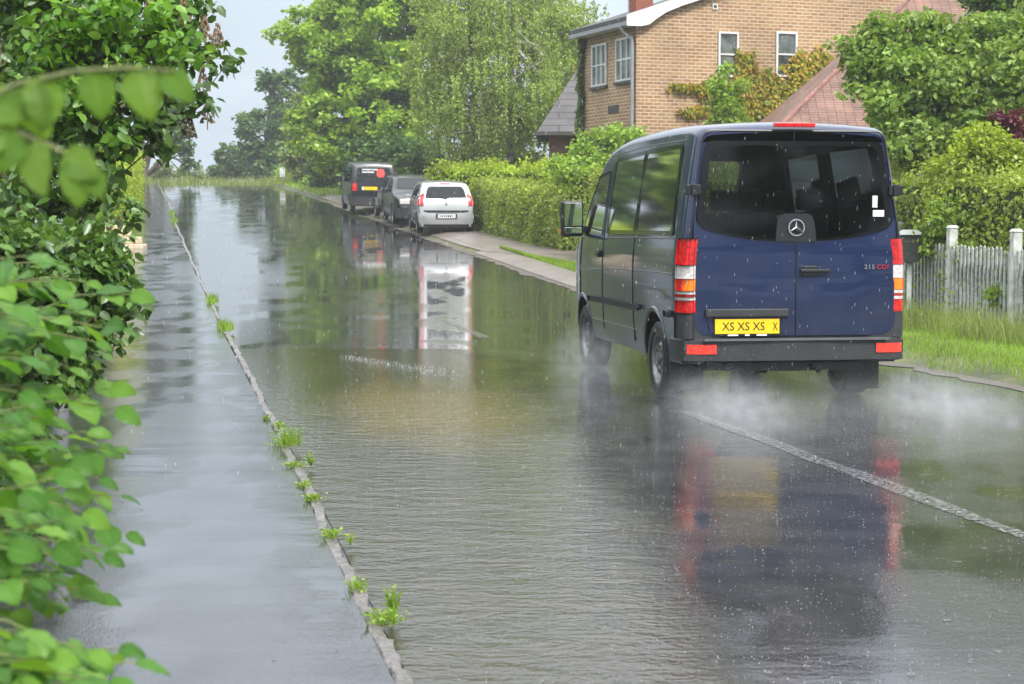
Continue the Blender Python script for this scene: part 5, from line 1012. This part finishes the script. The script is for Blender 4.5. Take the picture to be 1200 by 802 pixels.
    # stickers and interior
    for x, z, a, b_ in ((.705, 1.735, .045, .10), (.735, 1.635, .10, .055)): MB().box((x, R(x, z)[1]-.010, z), (a, .002, b_)).build('sticker', V_['sticker'], T)
    MB().box((0, 2.4, .79), (1.7, 4.2, .04)).build('load_floor', V_['seat'], T)
    for y in (1.35, 2.3, 3.35):
        for x in ((-.55, 0, .55) if y < 3 else (-.45, .45)):
            mb = MB().box((x, y, 1.30), (.44, .11, .70), taper=.9); mb.box((x, y+.22, 1.02), (.44, .5, .14)); mb.box((x, y, 1.77), (.22, .09, .20)); mb.build('seat', V_['seat'], T, bevel=.03)
    MB().box((0, 4.35, 1.28), (1.6, .4, .25)).build('dashboard', V_['black'], T, bevel=.03)
    wp = MB().tube([R(.05, 1.47, .03), R(-.02, 1.50, .035)], .012, 6); wp.build('wiper', V_['black'], T)
    return T
van = blue_van()

# ------------------------------------------------------------------ parked cars
def car(name, label, cat, loc, rz, m, W, Lh, prof_z, prof_w, taper, Hpts, rr, wheels_y, wr, windows, zb=.20, tilt=math.atan(.0525), crown=.03):
    T = thing(name, label, cat, loc, rz, 'cars parked half on the footpath'); T.rotation_euler = (tilt, 0, rz)
    def hw(y, z): return float(np.interp(z, prof_z, prof_w))*float(np.interp(y, [p[0] for p in taper], [p[1] for p in taper]))*W/2
    Hf = lambda y: float(np.interp(y, [p[0] for p in Hpts], [p[1] for p in Hpts]))
    ys = sorted(set([p[0] for p in Hpts]+[p[0] for p in taper]+[i*.25 for i in range(1, int(Lh/.25))])); ys = [y for i, y in enumerate(ys) if i == 0 or y-ys[i-1] > .012]
    b = loft([(y, zb, Hf(y), 1, rr if Hf(y) > 1.1 else rr*.7) for y in ys], hw, rr, crown).build('body', m, T)
    boolean(b, [MB().lathe([(s*(W/2-.28), .001), (s*(W/2-.28), wr+.05), (s*1.3, wr+.05), (s*1.3, .001)], 'X', (0, y, wr+.01), 28).build('c', V_['black']) for y in wheels_y for s in (-1, 1)]); shade(b, 30)
    for y in wheels_y:
        for s in (-1, 1): wheel(T, s*(W/2-.10), y, wr, .18, s, 'alloy')
    sf = lambda s, p=.004: (lambda y, z: (s*(hw(y, z)+p), y, z))
    for s in (-1, 1):
        for pl in windows: patch(rpoly(pl, .05), sf(s, .006), 6, 8, .01).build('side_window', V_['dglass'], T)
        sm = MB(); 
        for y0 in sorted(set([windows[0][1][0]+.04, windows[-1][0][0]-.04])): sm.tube([sf(s, .001)(y0, z) for z in (zb+.12, .5, .75, .9)], .006, 4)
        sm.build('panel_seam', V_['black'], T)
    return T, hw, sf
def rearfn(Hpts, top):                 # y of the rear face at height z
    zz = [p[1] for p in Hpts if p[0] <= top]; yy = [p[0] for p in Hpts if p[0] <= top]; return lambda z: float(np.interp(z, zz, yy))
def gpos(px, Y, dz=.12): p = pt(px, 262, Y); return (p.x, Y, zr(Y)+dz-.03)
# silver hatchback: back to the camera
Hp = [(0, .55), (.02, .72), (.06, .92), (.12, 1.02), (.26, 1.22), (.40, 1.38), (.55, 1.44), (1.1, 1.48), (1.8, 1.47), (2.3, 1.38), (2.75, 1.12), (2.95, 1.0), (3.35, .86), (3.5, .70), (3.55, .5)]
T, hw, sf = car('silver_hatchback', 'silver five door hatchback parked nearest, its back to the camera', 'car', gpos(523, 50.2), ROADA*.72, V_['silver'], 1.64, 3.55, [.2, .35, .6, .85, .95, 1.15, 1.35, 1.5], [.93, .98, 1.0, .99, .965, .89, .80, .72], [(0, .90), (.06, .95), (.2, .985), (.5, 1), (2.9, 1), (3.3, .93), (3.55, .75)], Hp, .10, (.52, 2.87), .285,
                [[(1.35, .93), (2.30, .93), (1.98, 1.32), (1.35, 1.36)], [(.50, .95), (1.28, .93), (1.28, 1.36), (.70, 1.35)]])
ry = rearfn(Hp, .55)
def RR(dep): return lambda x, z: (x, ry(z)-dep+.05*(x/.8)**2, z)
patch(rpoly([(-.60, 1.00), (.60, 1.00), (.50, 1.33), (-.50, 1.33)], [.06, .06, .10, .10]), RR(.012), 8, 12, .012).build('rear_window', V_['dglass'], T)
wv = MB().tube([RR(.03)(0, 1.0), RR(.03)(-.22, 1.03)], .01, 5); wv.box((0, ry(1.0)-.02, .995), (.06, .03, .03)); wv.build('wiper', V_['black'], T)
for s in (-1, 1):
    V = lambda u, z: (s*(hw(.10, z)-.135+u+.012), ry(z)-.022+.9*max(0, u-.06), z)
    patch([(-.01, .80), (.145, .80), (.135, 1.06), (.035, 1.13)], V, 6, 8, .03).build('tail_lamp', V_['red'], T, smooth=True); patch(rpoly([(.02, .87), (.08, .87), (.08, .96), (.02, .96)], .03), lambda u, z: tuple(Vector(V(u, z))+Vector((0, -.006, 0))), 3, 4, .01).build('reversing_lamp', V_['lred'], T)
    patch(rpoly([(.50, .42), (.70, .42), (.70, .50), (.50, .50)], .03), lambda x, z: (s*x, ry(max(z, .55))-.045+.05*(x/.8)**2, z), 2, 4, .02).build('reflector', V_['lens'], T)
patch(rpoly([(-.74, .60), (-.5, .60), (-.3, .57), (.3, .57), (.5, .60), (.74, .60), (.74, .665), (-.74, .665)], .01), RR(.030), 3, 14, .03).build('bumper_strip', V_['black'], T)
patch(rpoly([(-.77, .27), (.77, .27), (.79, .595), (-.79, .595)], .06), lambda x, z: (x, -.045+.09*(x/.8)**4-.02*math.sin((z-.27)/.33*PI), z), 8, 14, .05).build('rear_bumper', V_['silver'], T, smooth=True)
pl = MB().box((0, -.088, .505), (.50, .012, .115)).build('number_plate', V_['wplate'], T); MB().box((0, -.075, .505), (.60, .02, .15)).build('plate_recess', V_['plastic'], T); mb = MB(); [mb.box((-.19+i*.055+(.02 if i > 1 else 0), -.0955, .505), (.034 if i % 3 else .022, .002, .06)) for i in range(7)]; mb.build('plate_text', V_['ink'], pl)
MB().box((0, ry(1.4)-.005, 1.405), (.28, .03, .025)).build('brake_light', V_['red'], T); MB().lathe([(-.006, .001), (-.006, .035), (.004, .035)], 'Y', (0, ry(.84)-.008, .84), 16).build('emblem', V_['chrome'], T); MB().box((0, .05, .23), (1.3, .2, .07)).build('underside', V_['black'], T)
for s in (-1, 1):
    MB().box((s*.90, 2.30, .98), (.17, .12, .12)).build('mirror', V_['silver'], T, bevel=.02)
    for y in (.72, 1.45): MB().box((s*(hw(y, .82)+.012), y+.35, .82), (.02, .14, .025)).build('door_handle', V_['silver'], T, bevel=.004)
# dark estate: facing the camera, behind the hatchback
Hp = [(0, .55), (.03, .75), (.10, .86), (.35, .94), (.95, 1.02), (1.15, 1.08), (1.75, 1.43), (2.0, 1.48), (2.9, 1.50), (3.6, 1.47), (4.0, 1.38), (4.3, 1.08), (4.36, .85), (4.4, .55)]
dx = pt(495, 262, 54.6).x
T, hw, sf = car('dark_estate_car', 'dark green estate car with roof rails facing the camera behind the silver hatchback', 'car', (dx, 54.7, zr(54.7)+.09), ROADA*.95, V_['greenp'], 1.72, 4.4, [.2, .35, .6, .85, .95, 1.15, 1.4, 1.55], [.93, .98, 1.0, .99, .965, .89, .79, .72], [(0, .80), (.1, .90), (.4, .98), (.8, 1), (3.8, 1), (4.4, .93)], Hp, .09, (.82, 3.42), .31,
                [[(2.35, .98), (3.25, .98), (3.25, 1.38), (2.35, 1.38)], [(1.42, .98), (2.27, .98), (2.27, 1.38), (1.95, 1.36)], [(3.33, .98), (4.05, 1.0), (3.92, 1.33), (3.33, 1.38)]])
fy = lambda z: float(np.interp(z, [1.02, 1.08, 1.43, 1.48], [.95, 1.15, 1.75, 2.0]))
patch(rpoly([(-.68, 1.09), (.68, 1.09), (.56, 1.42), (-.56, 1.42)], .06), lambda x, z: (x, fy(z)-.02+.06*(x/.7)**2, z), 8, 12, .02).build('windscreen', V_['dglass'], T)
for s in (-1, 1):
    MB().tube([(s*.56, 1.9, 1.50), (s*.56, 2.0, 1.54), (s*.57, 3.5, 1.54), (s*.56, 3.6, 1.49)], .016, 6).build('roof_rail', V_['black'], T)
    MB().box((s*.99, 1.55, 1.02), (.20, .12, .13)).build('mirror', V_['black'], T, bevel=.025); MB().box((s*.55, -.005, .72), (.34, .06, .15)).build('headlight', V_['lens'], T, bevel=.03)
    for y in (1.95, 2.9): MB().box((s*(hw(y, .85)+.012), y+.2, .86), (.02, .15, .025)).build('door_handle', V_['black'], T, bevel=.004)
patch(rpoly([(-.82, .24), (.82, .24), (.82, .52), (-.82, .52)], .06), lambda x, z: (x, -.05+.14*(x/.85)**4, z), 5, 12, .05).build('front_bumper', V_['plastic'], T, smooth=True); MB().box((0, -.01, .70), (.6, .04, .10)).build('grille', V_['black'], T); MB().box((0, -.065, .42), (.50, .012, .11)).build('number_plate', V_['wplate'], T)
# black van: back to the camera
Hp = [(0, .60), (.02, 1.0), (.05, 1.15), (.14, 1.60), (.20, 1.72), (.30, 1.77), (1.0, 1.81), (2.2, 1.80), (2.6, 1.68), (3.1, 1.22), (3.3, 1.12), (3.8, .95), (3.95, .75), (4.0, .55)]
T, hw, sf = car('black_van', 'small black van with white lettering and a red dot on its rear window', 'van', gpos(438.5, 62.5), ROADA*1.0, V_['blackp'], 1.62, 4.0, [.25, .4, .7, 1.0, 1.15, 1.45, 1.65, 1.85], [.95, .98, 1.0, .99, .97, .92, .87, .82], [(0, .95), (.05, .975), (.15, 1), (3.2, 1), (3.7, .93), (4.0, .8)], Hp, .10, (.62, 3.25), .31,
                [[(2.05, 1.08), (2.95, 1.08), (2.55, 1.55), (2.05, 1.60)], [(.35, 1.10), (1.05, 1.10), (1.05, 1.60), (.40, 1.60)], [(1.15, 1.10), (1.97, 1.08), (1.97, 1.60), (1.15, 1.60)]], zb=.26)
ry2 = rearfn(Hp, .30)
def R2(dep): return lambda x, z: (x, ry2(z)-dep, z)
rw = patch(rpoly([(-.62, 1.10), (.62, 1.10), (.57, 1.62), (-.57, 1.62)], .07), R2(.012), 6, 8, .012).build('rear_window', V_['dglass'], T)
def lettering(x, z0, n, h):          # too small to read in the photograph: rows of short white strokes
    mb = MB(); q = x
    for i in range(n): w_ = random.uniform(.022, .045); mb.box((q+w_/2, ry2(z0)-.03, z0), (w_, .006, h)); q += w_+.010
    mb.build('lettering', V_['whiteink'], rw)
lettering(-.42, 1.545, 13, .055); lettering(-.42, 1.455, 10, .055)
patch(rpoly([(.10, 1.27), (.38, 1.27), (.38, 1.57), (.10, 1.57)], .15, 8), R2(.022), 10, 8, .012).build('red_dot', V_['reddot'], rw)
pl = MB().box((-.12, -.02, .885), (.46, .02, .12)).build('number_plate', V_['yplate'], T); MB().box((-.40, -.022, .885), (.08, .02, .12)).build('plate_end', V_['wplate'], T)
for s in (-1, 1): patch(rpoly([(.60, .80), (.79, .80), (.77, 1.08), (.62, 1.08)], .03), lambda x, z: (s*x, ry2(z)-.02+.6*max(0, x-.74), z), 5, 6, .02).build('tail_lamp', V_['red'], T); MB().box((s*.93, 2.95, 1.15), (.2, .12, .22)).build('mirror', V_['black'], T, bevel=.025); MB().box((s*.68, -.028, .93), (.06, .02, .08)).build('reversing_lamp', V_['lred'], T)
patch(rpoly([(-.80, .28), (.80, .28), (.81, .60), (-.81, .60)], .05), lambda x, z: (x, -.06+.08*(x/.8)**4, z), 6, 12, .06).build('rear_bumper', V_['plastic'], T, smooth=True); MB().box((0, ry2(1.74), 1.70), (.3, .03, .025)).build('brake_light', V_['red'], T)
sm = MB().tube([(.0, -.008, .60), (.0, -.0, .98), (.0, .03, 1.10)], .006, 4); sm.build('door_seam', V_['black'], T)
# small trailer
p = pt(452, 262, 60); T = thing('small_trailer', 'small pale grey trailer standing between the black van and the dark estate car', 'trailer', (p.x, 60, zr(60)+.09), ROADA); T.rotation_euler = (math.atan(.0525), 0, ROADA)
mb = MB().box((.35, .5, .62), (1.0, 1.2, .40)); mb.build('box', V_['greyp'], T, bevel=.03); MB().box((.35, .5, .845), (1.06, 1.26, .05)).build('lid', V_['plastic'], T, bevel=.012)
MB().lathe([(.83, .001), (.84, .10), (.93, .13), (1.0, .11), (1.04, .001)], 'Z', (-.02, .2, 0), 14).build('wheel_cover', V_['greyp'], T, smooth=True); MB().box((0.03, -.13, .60), (.32, .03, .24)).build('rear_panel', V_['wplate'], T, bevel=.01); MB().box((.62, -.125, .55), (.16, .03, .10)).build('tail_lamp', V_['red'], T)
for s in (-1, 1): wheel(T, .35+s*.58, .5, .28, .16, s); MB().prism([(.5+.34*math.cos(a), .30+.34*math.sin(a)) for a in np.linspace(0, PI, 12)]+[(.5+.31*math.cos(a), .30+.31*math.sin(a)) for a in np.linspace(PI, 0, 12)], 'X', .35+s*.58-.09, .35+s*.58+.09).build('mudguard', V_['plastic'], T)
MB().tube([(.35, 1.1, .42), (.35, 2.0, .42)], .03, 8).build('drawbar', V_['plastic'], T)

# ------------------------------------------------------------------ spray thrown up by the wheels
def plume(name, label, c, r, rz, dens, ns=3.2, seed=0, edge=.55):
    bm = bmesh.new(); bmesh.ops.create_icosphere(bm, subdivisions=3, radius=1); me = bpy.data.meshes.new(name); bm.to_mesh(me); bm.free(); o = link(name, me); o.location = c; o.scale = r; o.rotation_euler = (0, 0, rz)
    m = bpy.data.materials.new('spray '+str(seed)); m.use_nodes = True; t = m.node_tree; t.nodes.clear(); ou = tnode(t, 'ShaderNodeOutputMaterial'); v = tnode(t, 'ShaderNodeVolumePrincipled'); v.inputs['Color'].default_value = (.93, .95, .98, 1); v.inputs['Anisotropy'].default_value = .2
    tc = tnode(t, 'ShaderNodeTexCoord'); ln = tnode(t, 'ShaderNodeVectorMath', operation='LENGTH'); t.links.new(tc.outputs['Object'], ln.inputs[0])
    f = tnode(t, 'ShaderNodeMapRange'); f.interpolation_type = 'SMOOTHSTEP'
    for i, q in enumerate((0, 1.0, 1, 0)): f.inputs[i+1].default_value = q
    t.links.new(ln.outputs[1], f.inputs[0])
    g = tnode(t, 'ShaderNodeNewGeometry'); n = tnode(t, 'ShaderNodeTexNoise'); n.inputs['Scale'].default_value = ns; n.inputs['Detail'].default_value = 4; mq = tnode(t, 'ShaderNodeMapping'); mq.inputs['Scale'].default_value = (1, .35, 1.3); t.links.new(g.outputs['Position'], mq.inputs[0]); t.links.new(mq.outputs[0], n.inputs[0])
    nr = tnode(t, 'ShaderNodeMapRange'); nr.inputs[1].default_value = .28; nr.inputs[2].default_value = .72; t.links.new(n.outputs[0], nr.inputs[0])
    a = tnode(t, 'ShaderNodeMath', operation='MULTIPLY'); t.links.new(f.outputs[0], a.inputs[0]); t.links.new(nr.outputs[0], a.inputs[1]); b = tnode(t, 'ShaderNodeMath', operation='MULTIPLY'); b.inputs[1].default_value = dens; t.links.new(a.outputs[0], b.inputs[0]); t.links.new(b.outputs[0], v.inputs['Density']); t.links.new(v.outputs[0], ou.inputs[1])
    me.materials.append(m); return tag(o, label, 'spray', None, 'stuff')
VA = math.atan(.158); vd = Vector((-math.sin(VA), math.cos(VA), 0)); vr = Vector((math.cos(VA), math.sin(VA), 0)); VO = Vector((2.395, 14.87, 0))
def vp(x, y, z): return VO+vr*x+vd*y+Vector((0, 0, z))
plume('spray', 'white spray trailing behind the rear left wheel of the van', vp(-.85, -1.0, .10), (.55, 2.0, .34), VA, 1.0, 9, 1)
plume('spray', 'white spray beside the front left wheel of the van', vp(-1.2, 2.7, .12), (.5, 1.3, .55), VA, 1.1, 9, 2)
plume('spray', 'white spray behind the rear right wheel of the van', vp(.95, -.9, .08), (.55, 2.0, .30), VA, .95, 9, 3)
plume('spray', 'thin mist hanging low under and behind the van', vp(0, -.5, .05), (1.5, 2.4, .36), VA, .22, 2.2, 4)
plume('spray', 'thin mist drifting over the road to the right of the van', vp(1.6, .6, .1), (.7, 2.6, .3), VA, .15, 4, 5)
# droplets in the spray: clouds of tiny water beads
M['drop'] = mat('water droplet', (.62, .65, .68), .12, var=.02, spec=.8)
ot = (arr((1, 0, 0), (-.5, .87, 0), (-.5, -.87, 0), (0, 0, 1.4), (0, 0, -1.4)), np.array([(0, 1, 3), (1, 2, 3), (2, 0, 3), (1, 0, 4), (2, 1, 4), (0, 2, 4)]))
def beads(name, label, P, S, stretch=1.0, m=None, cat='spray', lean=.0):
    P = np.asarray(P, float); tv = ot[0].copy(); tv[:, 2] *= stretch; S = np.broadcast_to(S, (len(P),)); V = P[:, None, :]+S[:, None, None]*tv[None]
    V[:, :, 0] += (V[:, :, 2]-P[:, None, 2])*lean
    F = (ot[1][None]+(np.arange(len(P))*5)[:, None, None]).reshape(-1, 3); return tag(link(name, npmesh(name, V.reshape(-1, 3), F, m or M['drop'])), label, cat, None, 'stuff')
P = []
for (cx, cy, n, sx, sy, sz) in ((-.95, -.1, 3600, .28, .9, .30), (.95, -.1, 3400, .25, .9, .28), (-1.15, 3.4, 2600, .2, .8, .30), (0, -1.2, 4200, .8, 1.5, .14), (1.35, .3, 1500, .4, 1.3, .18)):
    for _ in range(n):
        q = vp(cx+random.gauss(0, sx), cy-abs(random.gauss(0, sy)), 0); z = abs(random.gauss(0, sz)); P.append((q.x, q.y, z+.01))
beads('spray_droplets', 'fine water droplets flying behind and beside the van wheels', P, .0006+.0014*RNG.random(len(P))**3)
# rain: falling drops, drawn out by their own weight
P = []
for _ in range(4200):
    Y = random.uniform(9, 26); x = random.uniform(-.34, .34)*Y; P.append((x, Y, random.uniform(0, 1.55+.16*Y)))
P = [p for p in P if p[2] > 0]
beads('rain', 'falling raindrops across the street', P, .0008+.0005*RNG.random(len(P)), 9.0, cat='rain', lean=.10)
# splashes: crowns of beads with a ring where drops strike the water
mb = MB(); C = []
for i in range(300):
    Y = 5.2+random.random()**1.3*15; x = xk(Y)+.15+random.random()*float(np.interp(Y, [5, 10, 20], [5.2, 6, 6.6])); r = random.uniform(.004, .012); n = 12; k = 2
    V = []
    for (rr_, zz) in ((r*1.25, .0055), (r, .0055+.05*r), (r*.85, .0055)):
        for j in range(n): a = 2*PI*j/n; V.append((x+rr_*math.cos(a), Y+rr_*math.sin(a), zz))
    mb.add(V, [(q*n+j, q*n+(j+1) % n, (q+1)*n+(j+1) % n, (q+1)*n+j) for q in (0, 1) for j in range(n)])
    if random.random() < .6:
        for j in range(random.randint(4, 9)): a = random.random()*6.28; q = r*random.uniform(.2, 1.3); C.append((x+q*math.cos(a), Y+q*math.sin(a), random.uniform(.008, .05)))
for _ in range(14000):
    Y = 5.2+random.random()**1.2*14; x = xk(Y)+.15+random.random()*6.6; C.append((x, Y, .006+abs(random.gauss(0, .006))))
tag(mb.build('ripple_rings', bpy.data.materials['muddy water clear'] if 'muddy water clear' in bpy.data.materials else mat('clear water', (.16, .15, .12), .03, var=.05), fix=False, smooth=True), 'small ripple rings where raindrops strike the flooded road', 'splash', None, 'stuff')
beads('rain_splashes', 'tiny beads of water jumping up where raindrops strike the road', C, .0008+.0012*RNG.random(len(C))**2)
# foam line on the bow wave
P = []
for _ in range(420):
    t = random.random(); a = Vector((-1.95, 20.3, 0)); b = Vector((-.55, 17.8, 0)); q = a.lerp(b, t)+Vector((random.gauss(0, .05), random.gauss(0, .06+.30*t), 0)); P.append((q.x, q.y, .008+abs(random.gauss(0, .012))))
beads('foam', 'line of white foam and ripples crossing the puddle ahead of the van', P, .003+.004*RNG.random(len(P))**2, .5, cat='foam')
# litter and leaves on the wet ground
P = []
for _ in range(260):
    Y = random.uniform(5, 20); x = xk(Y)-random.random()*2.2; P.append((x, Y, .048))
n = len(P); leaves_ = leaves('wet_litter', np.array(P), RNG.normal(size=(n, 3))*arr(1, 1, .05), np.tile(arr(0, 0, 1), (n, 1)), .012+.010*RNG.random(n), LT4, mat('wet litter', (.05, .045, .03), .5)); tag(leaves_, 'small dark bits of leaf litter lying on the wet pavement', 'litter', None, 'stuff')

# ------------------------------------------------------------------ rain haze
hz = MB().box((0, 75, 8.5), (330, 330, 24)); ho = hz.build('haze', None, fix=False); hm = bpy.data.materials.new('rain haze'); hm.use_nodes = True; t = hm.node_tree; t.nodes.clear()
ou = tnode(t, 'ShaderNodeOutputMaterial'); pv = tnode(t, 'ShaderNodeVolumePrincipled'); pv.inputs['Color'].default_value = (.86, .91, .97, 1); pv.inputs['Density'].default_value = .0007; t.links.new(pv.outputs[0], ou.inputs[1])
ho.data.materials.clear(); ho.data.materials.append(hm); tag(ho, 'pale rain haze filling the air over the street', 'haze', None, 'stuff')
